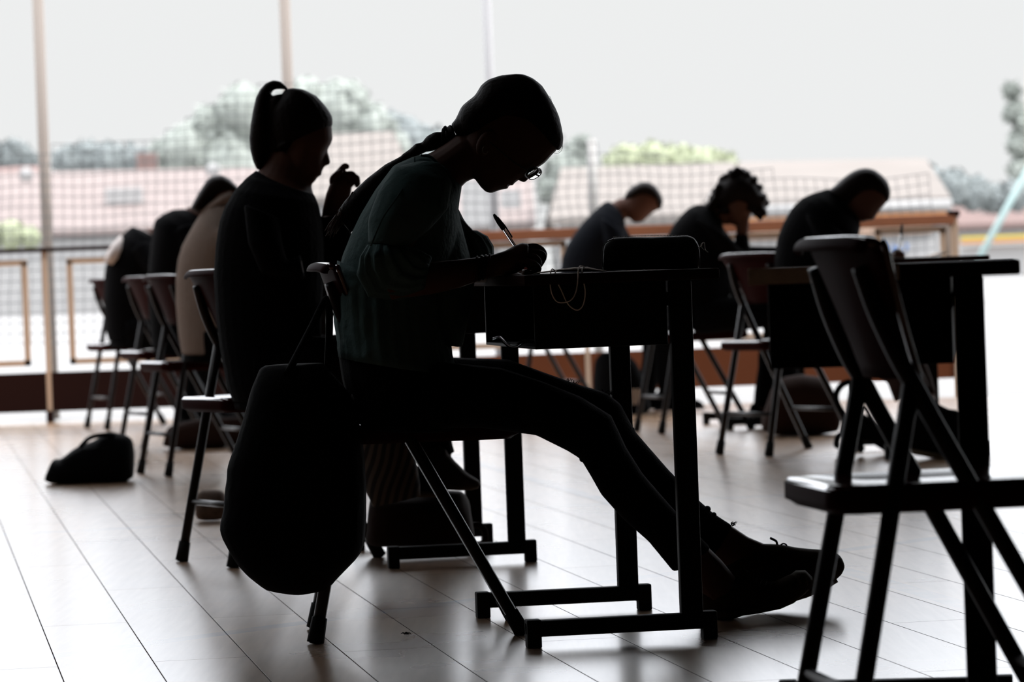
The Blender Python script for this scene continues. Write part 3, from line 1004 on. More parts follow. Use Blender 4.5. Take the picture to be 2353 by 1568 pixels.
for (x, y, r) in ((1452, 988, 7), (1626, 1170, 8), (1641, 1183, 6), (1338, 1056, 7)):
    ball(fr, P(x, y, 8.42 if x != 1338 else 8.13), r * 8.4 / FPX, (1.0, 3.2, 0.9), seg=12, rot=Matrix.Rotation(0.8, 3, 'Y'))
obj('frayed_edge', fr, MAT['jeans'], trousers)

# blouse: body and sleeves
bl = B()
loft(bl, torso[:1] + torso[1:9] + [((776, 800), (1045, 860), 8.25, 0.185)], k=1.0, n=48)
loft(bl, [((955, 372), (1010, 372), 8.14, 0.05), ((905, 385), (1040, 420), 8.10, 0.068), ((868, 440), (1030, 480), 8.075, 0.076), ((846, 500), (990, 525), 8.065, 0.078), ((845, 560), (940, 566), 8.06, 0.066)])
loft(bl, [((990, 400), (1054, 480), 8.38, 0.06), ((1010, 450), (1066, 505), 8.41, 0.06), ((1020, 515), (1086, 532), 8.43, 0.058), ((1015, 560), (1118, 556), 8.43, 0.05)])
loft(bl, [((1000, 450), (1054, 485), 8.30, 0.06), ((990, 500), (1060, 515), 8.31, 0.10), ((985, 560), (1078, 580), 8.32, 0.12), ((985, 620), (1092, 640), 8.31, 0.12), ((985, 700), (1080, 720), 8.28, 0.10), ((990, 780), (1062, 800), 8.26, 0.08)])
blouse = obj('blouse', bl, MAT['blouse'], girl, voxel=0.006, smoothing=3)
sb = B()          # yoke and sleeve seams
tube(sb, spline([P(952, 362, 8.14), P(948, 395, 8.075), P(915, 450, 8.0), P(880, 500, 7.99), P(852, 566, 7.99)], 6), 0.0022, 6)
tube(sb, spline([P(967, 357, 8.19), P(990, 361, 8.185), P(1006, 376, 8.18), P(1030, 395, 8.17), P(1046, 432, 8.18)], 6), 0.003, 6)
obj('seam', sb, MAT['blouse'], blouse)
def ruffle(secs, name, par, nf=15, amp=0.07):
    bm = B()
    rr = []
    N = 90
    m = len(secs)
    fine = []
    for j in range(m - 1):
        for k in range(4):
            t = k / 4
            A, Bq = secs[j], secs[j + 1]
            fine.append(tuple(tuple(A[q][i] * (1 - t) + Bq[q][i] * t for i in range(2)) if q < 2 else A[q] * (1 - t) + Bq[q] * t for q in range(4)))
    fine.append(secs[-1])
    for j, (a, b_, d, w) in enumerate(fine):
        pa, pb = P(a[0], a[1], d), P(b_[0], b_[1], d)
        c, h = (pa + pb) / 2, (pa - pb) / 2
        f = j / (len(fine) - 1)
        pts = []
        for i, p in enumerate(ell(c, h, Vector((0, w, 0)), N)):
            th = 2 * PI * i / N
            u = amp * (math.sin(nf * th + 0.7 * math.sin(3 * th + f * 2)) + 0.5 * math.sin((nf * 2 + 3) * th) * (1 - f))
            pts.append(c + (p - c) * (1 + u * (0.5 + 0.5 * math.sin(PI * f)) + 0.03 * noise.noise(p * 30)))
        rr.append(ring(bm, pts))
    skin_rings(bm, rr, cap=False)
    o = obj(name, bm, MAT['blouse'], par)
    md = o.modifiers.new('cloth', 'SOLIDIFY')
    md.thickness = 0.0015
    return o
ruffle([((846, 562), (930, 562), 8.06, 0.062), ((830, 590), (955, 572), 8.055, 0.074), ((826, 630), (975, 586), 8.06, 0.078), ((850, 680), (985, 592), 8.07, 0.070), ((918, 690), (990, 598), 8.08, 0.058), ((975, 672), (989, 604), 8.09, 0.05)], 'sleeve_flounce', blouse)
ruffle([((1048, 530), (1096, 530), 8.43, 0.052), ((1052, 560), (1120, 543), 8.435, 0.06), ((1062, 590), (1133, 566), 8.43, 0.060), ((1080, 602), (1135, 585), 8.42, 0.055)], 'sleeve_flounce', blouse, nf=11, amp=0.035)
ruffle([((776, 600), (1025, 680), 8.25, 0.17), ((768, 650), (1025, 740), 8.25, 0.175), ((770, 740), (1035, 800), 8.25, 0.185), ((778, 820), (1050, 860), 8.25, 0.2)], 'gathered_hem', blouse, nf=26, amp=0.02)

# hair
hp = [(1278, 349), (1286, 346), (1293, 335), (1295, 318), (1291.5, 296), (1285, 268), (1275, 245), (1262, 222), (1245, 196), (1225, 180), (1205, 171), (1187, 169), (1150, 173), (1121, 183), (1106, 195), (1091, 220), (1075, 232), (1062, 243), (1055, 255), (1051, 270),
      (1056, 300), (1075, 322), (1105, 318), (1130, 300), (1175, 285), (1225, 300), (1262, 330)]
hb = B()
inflate(hb, hp, FA, D, 0.083, n=44, e=0.95, taper=2.5)
loft(hb, [((1075, 235), (1105, 322), D, 0.055), ((1058, 250), (1085, 322), D, 0.048), ((1046, 275), (1062, 318), D, 0.034), ((1036, 286), (1052, 318), D, 0.026)])
hair = obj('hair', hb, MAT['hair'], girl, voxel=0.004, smoothing=3)
br_ = B()
for s_ in ([((1036, 284), (1050, 316), 8.25, 0.022), ((1025, 294), (1038, 326), 8.26, 0.022), ((1019, 303), (1030, 330), 8.26, 0.014)],
           [((1022, 303), (1030, 330), 8.26, 0.012), ((1000, 303), (1016, 338), 8.265, 0.021), ((982, 312), (1000, 346), 8.27, 0.022), ((971, 325), (980, 350), 8.275, 0.013)],
           [((972, 327), (978, 350), 8.28, 0.012), ((955, 330), (966, 356), 8.28, 0.020), ((940, 344), (952, 363), 8.285, 0.018), ((925, 354), (940, 370), 8.29, 0.012)],
           [((932, 352), (945, 366), 8.29, 0.012), ((912, 364), (925, 380), 8.295, 0.018), ((885, 378), (905, 400), 8.30, 0.022), ((842, 411), (880, 440), 8.31, 0.03), ((814, 438), (858, 472), 8.32, 0.032), ((792, 462), (840, 500), 8.32, 0.03), ((778, 482), (822, 522), 8.32, 0.024), ((778, 500), (806, 536), 8.32, 0.012)]):
    loft(br_, s_)
braid = obj('braid', br_, MAT['hair'], hair, voxel=0.0035, smoothing=2)
ws = B()
for k in range(260):
    t = random.random()
    y0 = 440 + 70 * random.random()
    x0 = 820 - (y0 - 440) * 0.7 + random.uniform(-10, 12)
    a = P(x0, y0, 8.32 + random.uniform(-.02, .02))
    l = random.uniform(20, 52)
    b_ = P(x0 - l * 0.42 + random.uniform(-6, 8), y0 + l * 0.8 + random.uniform(-4, 4), 8.32 + random.uniform(-.02, .02))
    m_ = (a + b_) / 2 + Vector((random.uniform(-.004, .004), 0, 0))
    tube(ws, [a, m_, b_], [0.0011, 0.0009, 0.0004], 4, cap=False)
obj('loose_hair_ends', ws, MAT['hairtip'], hair)
ht = B()
for (x, y) in ((1024, 312), (1021, 316)):
    c = P(x, y, 8.26)
    pts = [c + Vector((0.004 * math.cos(a), 0.021 * math.cos(a), 0.019 * math.sin(a))) for a in [2 * PI * i / 20 for i in range(21)]]
    tube(ht, pts, 0.0028, 8, cap=False)
obj('hair_tie', ht, MAT['cap'], hair)
st = B()
for q in ([(1293, 335), (1291, 345), (1283, 352), (1273, 352)], [(1293, 330), (1290, 342), (1282, 349)], [(1262, 221), (1265, 224), (1267, 231)]):
    tube(st, spline([P(x, y, D) for x, y in q], 5), 0.0004, 4)
obj('loose_hair_ends', st, MAT['hair'], hair)

# glasses, earring, wrist bands
gl = B()
va = (P(1229 + 8.6, 400 - 5.4, D) - P(1229, 400, D)) / 10.0           # 1 px along the lens
vb = (P(1229 + 5.4, 400 + 8.6, D) - P(1229, 400, D)) / 10.0
lens_c = []
for (x, y, dd) in ((1229, 400, 8.285), (1222, 396, 8.215)):
    c = P(x, y, dd)
    lens_c.append(c)
    pts = []
    for i in range(33):
        a = 2 * PI * i / 32
        ca, sa = math.cos(a), math.sin(a)
        ca = math.copysign(abs(ca) ** 0.8, ca)
        sa = math.copysign(abs(sa) ** 0.8, sa)
        pts.append(c + va * 16.5 * ca + (vb * 8.5 + Vector((0, 0.021, 0))) * sa)
    tube(gl, pts, 0.0014, 8, cap=False)
tube(gl, [lens_c[0] - vb * 6 - Vector((0, .018, 0)), P(1233, 396, 8.25), lens_c[1] + vb * 5 + Vector((0, .016, 0))], 0.0016, 8)
tube(gl, [P(1227, 393, 8.30), P(1233, 402, 8.285), P(1238, 404, 8.275)], 0.0022, 8)
for s, c in ((1, lens_c[0]), (-1, lens_c[1])):
    tube(gl, spline([c + Vector((-0.008, s * 0.018, 0.004)), P(1180, 372, D + s * 0.076), P(1120, 322, D + s * 0.078), P(1108, 318, D + s * 0.076), P(1103, 330, D + s * 0.074)], 5), 0.0016, 8)
glasses = obj('glasses', gl, MAT['frame'], girl)
for c in lens_c:
    bm = B()
    pts = [c + va * 15.5 * math.cos(a) + (vb * 8.0 + Vector((0, 0.020, 0))) * math.sin(a) for a in [2 * PI * i / 24 for i in range(24)]]
    nrm = va.cross(vb * 8 + Vector((0, .02, 0))).normalized() * 0.0008
    r1, r2 = ring(bm, [p + nrm for p in pts]), ring(bm, [p - nrm for p in pts])
    skin_rings(bm, [r1, r2])
    obj('lens', bm, MAT['lens'], glasses)
er = B()
c = P(1115, 345, D - 0.079)
tube(er, [c + Vector((0.006 * math.cos(a), 0.002 * math.cos(a), 0.008 * math.sin(a))) for a in [2 * PI * i / 20 for i in range(21)]], 0.0007, 6, cap=False)
obj('earring', er, MAT['silver'], girl)
for (x, y, hh, m_, r) in ((1093, 619, 27.5, 'band', 0.0028), (1104, 616.5, 26.5, 'hair', 0.0034), (1113, 614.5, 26, 'hair', 0.0030), (1122, 612.5, 25.8, 'band', 0.0026)):
    bw = B()
    c = P(x, y, 8.125)
    tube(bw, [c + Vector((0.004 * math.sin(a), 0.031 * math.cos(a), hh / 1086 * math.sin(a) * 1.02)) for a in [2 * PI * i / 24 for i in range(25)]], r, 8, cap=False)
    obj('wrist_band', bw, MAT[m_], girl)

# shoes
heelN = [(1601, 1352), (1606, 1340), (1640, 1325), (1700, 1325), (1740, 1338), (1780, 1338), (1812, 1322), (1840, 1312), (1855, 1316), (1866, 1332), (1866, 1352), (1850, 1361), (1820, 1384), (1790, 1397), (1740, 1406), (1704, 1411), (1694, 1417), (1670, 1421), (1612, 1419), (1606, 1385)]
shn = shoe(girl, heelN, [(1609, 1415), (1640, 1417), (1680, 1415), (1704, 1407), (1740, 1402), (1790, 1392), (1820, 1379), (1848, 1357)], 8.37, (250, -30), 0.046)
toe = B()
loft(toe, [((1806, 1328), (1822, 1380), 8.37, 0.040), ((1828, 1312), (1842, 1366), 8.37, 0.038), ((1850, 1311), (1856, 1360), 8.37, 0.030), ((1866, 1326), (1866, 1346), 8.37, 0.016)])
obj('toe_cap', toe, MAT['rubber'], shn)
farS = [(1660, 1300), (1690, 1262), (1740, 1250), (1765, 1250), (1800, 1252), (1830, 1259), (1866, 1262), (1882, 1263), (1915, 1268), (1930, 1276), (1938, 1290), (1941, 1302), (1936, 1318), (1922, 1332), (1895, 1347), (1850, 1365), (1780, 1385), (1720, 1390), (1680, 1360)]
shf = shoe(girl, farS, [(1700, 1380), (1740, 1388), (1790, 1384), (1850, 1366), (1890, 1350), (1922, 1332)], 8.49, (250, -10), 0.047)
for sh, dd, off in ((shf, 8.49, (0, 0)), (shn, 8.345, (-62, 74))):
    lc = B()
    ox, oy = off
    tube(lc, spline([P(1786 + ox, 1254 + oy, dd), P(1784 + ox, 1245 + oy, dd - .005), P(1778 + ox, 1241 + oy, dd - .008), P(1770 + ox, 1237 + oy, dd - .01)], 5), 0.0026, 8)
    tube(lc, spline([P(1792 + ox, 1255 + oy, dd), P(1799 + ox, 1250 + oy, dd - .006), P(1806 + ox, 1252 + oy, dd - .006), P(1809 + ox, 1258 + oy, dd)], 5), 0.0018, 8)
    for k in range(4):
        x = 1795 + k * 12 + ox
        y = 1258 + k * 3 + oy
        tube(lc, spline([P(x, y + 9, dd - 0.036), P(x + 3, y + 1, dd - 0.018), P(x + 5, y - 1, dd), P(x + 3, y + 1, dd + 0.018), P(x, y + 9, dd + 0.036)], 4), 0.002, 6)
    obj('lace', lc, MAT['lace'], sh)

# ------------------------------------------------------------------ things on and in the front desk
def pen(name, label, tip, end, m='pen'):
    tip, end = Vector(tip), Vector(end)
    root = empty(name, tip)
    tag(root, label, 'pen')
    a = end - tip
    L = a.length
    u = a / L
    bm = B()
    tube(bm, [tip + u * 0.012, tip + u * L * 0.86], 0.0036, 6)
    obj('barrel', bm, MAT['clear'], root, smooth=False)
    bm = B()
    tube(bm, [tip + u * 0.006, tip + u * L * 0.82], 0.0014, 8)
    obj('ink_tube', bm, MAT['pen'], root)
    bm = B()
    tube(bm, [tip, tip + u * 0.006, tip + u * 0.014], [0.0006, 0.0018, 0.0026], 8)
    obj('tip', bm, MAT['zip'], root)
    bm = B()
    tube(bm, [end - u * 0.040, end - u * 0.036, end - u * 0.02, end - u * 0.006, end], [0.0044, 0.0050, 0.0052, 0.0040, 0.0022], 12)
    n = Vector((u.z, 0, -u.x)) * (1 if u.z > 0 else -1)
    tube(bm, [end - u * 0.010 + n * 0.004, end - u * 0.036 + n * 0.0066, end - u * 0.064 + n * 0.0062, end - u * 0.066 + n * 0.005], [0.0014, 0.0017, 0.0019, 0.001], 6)
    obj('cap', bm, MAT[m], root)
    return root
pen('ballpoint_pen', 'clear ballpoint pen with a black cap in the braided writer\'s hand', P(1227, 633, 8.205), P(1134.5, 492.5, 8.155))

DZ = 0.766
def sheet(name, label, cx_, cy_, w, l, yaw, z, curl=0.0, m='paper', cat='paper'):
    bm = B()
    n = 12
    rows = []
    for i in range(n + 1):
        x = -w / 2 + w * i / n
        c = curl * max(0, (i / n - 0.7) / 0.3) ** 2
        rows.append([bm.verts.new((cx_ + x * math.cos(yaw) - y * math.sin(yaw), cy_ + x * math.sin(yaw) + y * math.cos(yaw), z + c + 0.0004 * math.sin(i))) for y in (-l / 2, 0, l / 2)])
    for a, b_ in zip(rows[:-1], rows[1:]):
        for j in (0, 1):
            bm.faces.new((a[j], a[j + 1], b_[j + 1], b_[j]))
    o = obj(name, bm, MAT[m], base=(cx_, cy_, z))
    md = o.modifiers.new('t', 'SOLIDIFY')
    md.thickness = 0.0006
    tag(o, label, cat)
    return o
sheet('exam_paper', 'sheet of paper under the braided writer\'s hands', 0.03, 8.30, 0.20, 0.29, 0.2, DZ + 0.001)

# face mask folded at the near edge of the desk, its two loops hanging over the edge
mk = empty('face_mask', P(1300, 626, 7.93))
tag(mk, 'pale cloth face mask lying on the front desk with two ear loops hanging down', 'mask')
bm = B()
prof = [(1224, 630, 0.3, 7.99), (1238, 627, 1.2, 7.99), (1262, 624.5, 2.2, 7.985), (1290, 621.5, 3.4, 7.98), (1318, 619, 4.6, 7.97), (1350, 618.5, 5.2, 7.965), (1366, 621, 3.8, 7.96), (1384, 623, 2.4, 7.96), (1394, 623, 1.2, 7.96)]
rr = []
for i, (x, y, h, d) in enumerate(prof):
    c = P(x, y, d)
    w = 0.035 + 0.02 * math.sin(PI * i / (len(prof) - 1))
    rr.append(ring(bm, ell(c, Vector((0, 0, h * 7.95 / FPX)), Vector((0, w, 0)), 18)))
skin_rings(bm, rr)
obj('mask_cloth', bm, MAT['mask'], mk)
for q in ([(1275, 622, 7.93), (1269, 618.5, 7.90), (1266, 624, 7.865), (1264, 640, 7.855), (1265, 662, 7.855), (1270, 680, 7.855), (1281, 694, 7.855), (1300, 695, 7.85), (1315, 687, 7.85), (1324, 668, 7.85), (1328, 640, 7.855), (1329, 620, 7.87), (1333, 612, 7.90), (1340, 612, 7.93), (1344, 616, 7.95)],
          [(1290, 621, 7.94), (1279, 622, 7.90), (1275.5, 630, 7.872), (1279, 645, 7.87), (1288, 664, 7.87), (1297, 684, 7.87), (1302, 694, 7.87), (1312, 706, 7.87), (1326, 713, 7.87), (1337, 706, 7.87), (1343, 690, 7.87), (1344.5, 668, 7.87), (1340, 642, 7.87), (1337.5, 624, 7.875), (1338, 617, 7.90), (1342, 616, 7.94)]):
    bm = B()
    tube(bm, spline([P(*p) for p in q], 6), 0.0013, 8)
    obj('ear_loop', bm, MAT['elastic'], mk)

# pencil case
pc = empty('pencil_case', (P(1508, 618, 8.12).x, 8.12, DZ))
tag(pc, 'black zipped pencil case standing on the front desk', 'pencil case')
case_poly = [(1384, 622), (1383, 600), (1385, 572), (1388, 560), (1396, 553), (1412, 546), (1440, 545), (1500, 545), (1550, 542.5), (1580, 541), (1594, 546), (1604, 560), (1608, 580), (1607, 605), (1608, 617), (1560, 619), (1480, 620)]
bm = B()
inflate(bm, case_poly, (1, 0), 8.12, 0.045, n=30, e=0.62, taper=5.5)
obj('case_body', bm, MAT['leather'], pc, voxel=0.0035, smoothing=4)
bm = B()
for i in range(52):
    t = i / 51
    x = 1410 + 170 * t
    y = 544.6 - 3.2 * t - 1.6 * math.sin(PI * t)
    c = P(x, y, 8.12)
    box(bm, c.x - 0.0008, c.x + 0.0008, 8.118 - 0.003, 8.118 + 0.003, c.z - 0.0015, c.z + 0.0009)
obj('zipper', bm, MAT['zip'], pc, smooth=False)
bm = B()
tube(bm, spline([P(1602, 565, 8.09), P(1606, 569, 8.085), P(1613, 560, 8.08), P(1618, 558, 8.08), (P(1619, 566, 8.08)), P(1621, 575, 8.08), P(1627, 580, 8.08)], 5), 0.0009, 6)
tube(bm, spline([P(1613, 562, 8.08), P(1612, 568, 8.08), P(1618, 575, 8.08)], 5), 0.0007, 6)
obj('zip_pull', bm, MAT['zip'], pc)
bm = B()
tube(bm, spline([P(x, y, 8.075) for x, y in [(1385, 615), (1384, 596), (1386, 572), (1392, 558), (1410, 549)]], 5), 0.0011, 6)
tube(bm, spline([P(x, y, 8.075) for x, y in [(1607, 614), (1607, 590), (1603, 566), (1592, 549)]], 5), 0.0011, 6)
obj('piping', bm, MAT['leather'], pc)

# documents in the book tray under the front desk
bm = B()
pr = [(1131, 783), (1146, 778.5), (1158, 788), (1170, 797.5), (1186, 799), (1204, 788), (1222, 787), (1236, 792), (1246, 797.5), (1300, 799)]
rows = []
for (x, y) in spline([(a, b_, 0) for a, b_ in pr], 4) and [(v[0], v[1]) for v in spline([(a, b_, 0) for a, b_ in pr], 4)]:
    p = P(x, y, 7.98)
    rows.append([bm.verts.new((p.x, 7.93 + 0.05 * j, p.z + 0.0015 * math.sin(j * 2))) for j in range(8)])
for a, b_ in zip(rows[:-1], rows[1:]):
    for j in range(7):
        bm.faces.new((a[j], a[j + 1], b_[j + 1], b_[j]))
o = obj('document_sleeve', bm, MAT['clear'], base=P(1190, 795, 7.98))
o.modifiers.new('t', 'SOLIDIFY').thickness = 0.0012
tag(o, 'crumpled clear plastic sleeve sticking out of the front desk\'s tray', 'sleeve')

# ------------------------------------------------------------------ bags
def baggy(name, label, poly, ax, d, W, m, voxel=0.009, e=0.8, base=None, group=None, smoothing=2, taper=3.5):
    bm = B()
    inflate(bm, poly, ax, d, W, n=34, e=e, taper=taper)
    cx_ = sum(p[0] for p in poly) / len(poly)
    by = max(p[1] for p in poly)
    o = obj(name, bm, MAT[m], base=P(cx_, by, d), voxel=voxel, smoothing=smoothing)
    return tag(o, label, 'bag', group)
big = baggy('large_bag', 'large black bag hanging behind the front chair', [(600, 840), (740, 832), (800, 900), (830, 985), (838, 1050), (842, 1120), (842, 1200), (836, 1262), (815, 1290), (793, 1312), (768, 1338), (755, 1355), (738, 1358), (686, 1367), (640, 1362), (608, 1354), (568, 1322), (545, 1298), (528, 1270), (504, 1226), (504, 1208), (514, 1170), (516, 1130), (522, 1095), (521, 1068), (533, 1045), (560, 960), (575, 900)],
            (0.08, 1), 8.17, 0.125, 'bag', smoothing=0)
for s in (-1, 1):
    bm = B()
    tube(bm, spline([P(660, 860, 8.17 + s * .09), P(712, 760, 8.28 + s * .1), P(742, 700, 8.30 + s * .1), P(752, 690, 8.30 + s * .1), P(757, 740, 8.29 + s * .1), P(752, 860, 8.28 + s * .09)], 6), 0.008, 8)
    obj('strap', bm, MAT['bag'], big)
bp = baggy('backpack', 'black backpack slumped on the floor at the far left', [(104, 1104), (108, 1090), (118, 1065), (124, 1055), (140, 1056), (165, 1035), (190, 1020), (205, 1018), (225, 1008), (240, 995), (248, 991), (262, 994), (290, 1000), (303, 1010), (308, 1040), (303, 1070), (306, 1098), (290, 1108), (200, 1112), (120, 1112)], (1, 0), 15.1, 0.13, 'bag', voxel=0.009, smoothing=0)
bm = B()
tube(bm, spline([P(185, 1027, 15.0), P(205, 1008, 14.98), P(235, 1000, 15.0), P(262, 1002, 15.02)], 6), 0.009, 8)
tube(bm, spline([P(140, 1062, 14.98), P(175, 1044, 14.96), P(215, 1032, 14.97), P(262, 1030, 15.0)], 6), 0.004, 8)
obj('strap', bm, MAT['bag'], bp)
baggy('small_bag', 'small mottled tan bag on the floor under the ponytailed writer\'s chair', [(450, 1192), (449, 1170), (450, 1145), (456, 1130), (470, 1126), (500, 1126), (516, 1131), (520, 1160), (518, 1192), (500, 1196), (465, 1197)], (1, 0), 12.4, 0.06, 'bagtan')
baggy('satchel', 'flat dark satchel on the floor left of the ponytailed writer\'s chair', [(374, 1026), (378, 1008), (384, 985), (400, 975), (440, 966), (490, 960), (560, 958), (562, 1022), (500, 1031), (420, 1033)], (1, 0), 17.8, 0.1, 'bagbrown', voxel=0.012)
brn = baggy('school_bag', 'dark brown school bag on the floor under the ponytailed writer\'s raised shoe', [(842, 1246), (846, 1190), (850, 1146), (862, 1136), (945, 1132), (1020, 1128), (1062, 1130), (1078, 1150), (1085, 1200), (1092, 1240), (1080, 1254), (860, 1256)], (1, 0), 10.55, 0.19, 'bagbrown')
bm = B()
tube(bm, spline([P(1070, 1210, 10.7), P(1098, 1207, 10.68), P(1112, 1218, 10.68), P(1116, 1240, 10.68), P(1106, 1250, 10.69), P(1088, 1252, 10.7)], 5), 0.009, 8)
obj('strap', bm, MAT['bagbrown'], brn)
fbp = baggy('backpack', 'black round-topped backpack on the floor against the kickboard', [(1362, 948), (1362, 870), (1366, 830), (1378, 812), (1410, 806), (1440, 812), (1462, 832), (1478, 865), (1490, 905), (1496, 945), (1470, 954), (1400, 955)], (0, 1), 20.05, 0.13, 'bag', voxel=0.014)
bm = B()
for x in (1456, 1466):
    a, b_ = P(x, 895, 19.9), P(x + 1, 930, 19.9)
    box(bm, a.x - 0.006, a.x + 0.006, 19.895, 19.93, b_.z, a.z)
obj('buckle_strap', bm, MAT['mask'], fbp, smooth=False)
baggy('duffel_bag', 'dark brown duffel bag on the floor under the smooth-haired writer\'s chair', [(1752, 992), (1750, 960), (1762, 930), (1775, 890), (1795, 868), (1840, 860), (1885, 866), (1908, 890), (1926, 930), (1932, 960), (1926, 992), (1880, 1000), (1790, 1001)], (1, 0), 16.9, 0.15, 'bagbrown', voxel=0.014)
tn = baggy('shoulder_bag', 'dark shoulder bag with tangled straps on the floor behind the empty chair', [(1930, 1000), (1936, 960), (1955, 945), (1985, 950), (2010, 968), (2040, 985), (2058, 1010), (2070, 1040), (2050, 1052), (2030, 1036), (2000, 1018), (1960, 1012)], (1, 0.3), 15.0, 0.05, 'bag', voxel=0.010)
bm = B()
tube(bm, spline([P(1945, 960, 14.95), P(1925, 930, 14.94), P(1922, 905, 14.95), P(1935, 885, 14.96), P(1955, 880, 14.96), P(1965, 910, 14.96), P(1972, 955, 14.96)], 6), 0.012, 8)
tube(bm, spline([P(1975, 955, 14.95), P(1985, 935, 14.95), P(2005, 965, 14.95), P(2035, 1000, 14.95)], 6), 0.008, 8)
tube(bm, spline([P(1960, 1005, 14.95), P(1930, 1000, 14.94), P(1922, 1022, 14.95), P(1930, 1026, 14.95)], 6), 0.012, 8)
tube(bm, spline([P(1975, 1010, 14.95), P(1978, 1030, 14.95), P(1984, 1036, 14.95)], 4), 0.014, 8)
obj('strap', bm, MAT['bag'], tn)

# ------------------------------------------------------------------ the other writers
def writer(label, d, torso, head, headaxis, hair, hairaxis, pose, top='black', bottom='black', hw=0.072, neck=None, hairm='hair', extra=None, pv=None, vox=0.008, arms=None, hairW=None, nose=None, shoes=True, curly=False, auto=()):
    body = B()
    inflate(body, head, headaxis, d, hw, n=30, e=0.95, taper=2.4)
    loft(body, torso[1:], k=0.92)
    if neck:
        loft(body, neck)
    if nose:
        loft(body, nose, n=14)
    hip = P(*pv, d) if pv else P((torso[-1][0][0] + torso[-1][1][0]) / 2, (torso[-1][0][1] + torso[-1][1][1]) / 2, d)
    hip.z = 0.52
    tt = B()
    inner = B()
    for s, (knee, ank) in zip((-1, 1), pose):
        h = hip + Vector((0, s * 0.10, 0.01))
        kn = Vector((hip.x + knee[0], d + s * 0.13 + knee[1], knee[2]))
        an = Vector((hip.x + ank[0], d + s * 0.13 + ank[1], ank[2]))
        for bmx, kk in ((tt, 1.0), (body, 0.86)):
            tube(bmx, spline([h, (h + kn) / 2 + Vector((0, 0, .01)), kn, (kn * 0.55 + an * 0.45), an], 5), [x * kk for x in ([0.085] * 3 + [0.08] * 3 + [0.074] * 4 + [0.066] * 3 + [0.06] * 3 + [0.052] * 3 + [0.048] * 2)], 14)
        u = (an - kn).normalized()
        tube(body, [an - u * 0.05, an + u * 0.05], [0.036, 0.034], 12)
    for q in arms or []:
        loft(body, q['skin'] if 'skin' in q else q['sleeve'], k=1.0 if 'skin' in q else 0.85)
    sh = (P(*torso[2][0], d) * 0.45 + P(*torso[2][1], d) * 0.55)
    slv = B()
    for s in auto:
        a0 = Vector((sh.x, d + s * 0.15, sh.z))
        a1 = Vector((sh.x + 0.13, d + s * 0.21, 0.815))
        a2 = Vector((sh.x + 0.36, d + s * 0.11, 0.805))
        for bmx, kk in ((slv, 1.0), (body, 0.82)):
            tube(bmx, spline([a0, a1, a2], 6), [x * kk for x in (0.062, 0.06, 0.056, 0.054, 0.052, 0.05, 0.048, 0.045, 0.043, 0.04, 0.037, 0.034, 0.032)], 14)
        tube(body, [a2 - Vector((0.03, 0, 0)), a2 + Vector((0.04, 0, 0)), a2 + Vector((0.09, 0, -0.008))], [0.026, 0.03, 0.026], 12)
        for k in range(4):
            q = a2 + Vector((0.085, (k - 1.5) * 0.017, -0.008))
            capsules(body, [q, q + Vector((0.035, 0, 0.004)), q + Vector((0.06 - 0.006 * abs(k - 1.3), 0, -0.012))], [0.0095, 0.009, 0.008])
        capsules(body, [a2 + Vector((0.03, -s * 0.024, 0)), a2 + Vector((0.065, -s * 0.045, -0.004)), a2 + Vector((0.09, -s * 0.045, -0.01))], [0.012, 0.0105, 0.009])
    p = obj('person', body, MAT['skin'], None, base=(hip.x, d, 0.45), voxel=vox, smoothing=2)
    tag(p, label, 'person', 'writers at the desks')
    cl = B()
    loft(cl, torso, n=28)
    for q in arms or []:
        if 'sleeve' in q:
            loft(cl, q['sleeve'])
    t_ = bpy.data.meshes.new('t')
    slv.to_mesh(t_)
    slv.free()
    cl.from_mesh(t_)
    bpy.data.meshes.remove(t_)
    obj('top', cl, MAT[top], p, voxel=vox, smoothing=3)
    loft(tt, [(torso[-1][0], torso[-1][1], d, 0.17), ((torso[-1][0][0] + 4, torso[-1][0][1] + 16), (torso[-1][1][0], torso[-1][1][1] + 16), d, 0.16)])
    obj('trousers', tt, MAT[bottom], p, voxel=vox, smoothing=3)
    hb = B()
    inflate(hb, hair, hairaxis, d, hairW or hw + 0.014, n=30, e=0.95, taper=2.5)
    if curly:
        rc = random.Random(5)
        for (x, y) in hair:
            for k in range(8):
                ball(hb, P(x + rc.uniform(-4, 3), y + rc.uniform(-2, 5), d + rc.uniform(-0.07, 0.07)), rc.uniform(0.012, 0.019), seg=8)
    hobj = obj('hair', hb, MAT[hairm], p, voxel=vox * 0.8, smoothing=3)
    if shoes:
        for s, (knee, ank) in zip((-1, 1), pose):
            bm = B()
            x, y, z = hip.x + ank[0], d + s * 0.13 + ank[1], ank[2] - 0.075
            rr = []
            for (dx, hh, w, dz) in ((-0.065, 0.03, 0.022, 0.035), (-0.055, 0.048, 0.032, 0.05), (0.0, 0.052, 0.038, 0.055), (0.06, 0.038, 0.042, 0.042), (0.12, 0.027, 0.045, 0.031), (0.165, 0.02, 0.036, 0.024), (0.185, 0.010, 0.018, 0.018)):
                rr.append(ring(bm, ell(Vector((x + dx, y, z + dz)), Vector((0, 0, hh)), Vector((0, w, 0)), 14, 0.8)))
            skin_rings(bm, rr)
            sh = obj('shoe', bm, MAT['black'], p, voxel=0.007, smoothing=1)
            bm = B()
            rr = [ring(bm, ell(Vector((x + dx, y, z + 0.006)), Vector((0, 0, 0.009)), Vector((0, w, 0)), 12, 0.7)) for dx, w in ((-0.072, 0.02), (-0.06, 0.036), (0.0, 0.036), (0.07, 0.044), (0.13, 0.046), (0.17, 0.036), (0.19, 0.018))]
            skin_rings(bm, rr)
            obj('sole', bm, MAT['cap'], sh)
    return p, hobj

sit = (((0.40, 0, 0.52), (0.40, 0, 0.09)), ((0.38, 0, 0.52), (0.30, 0, 0.09)))

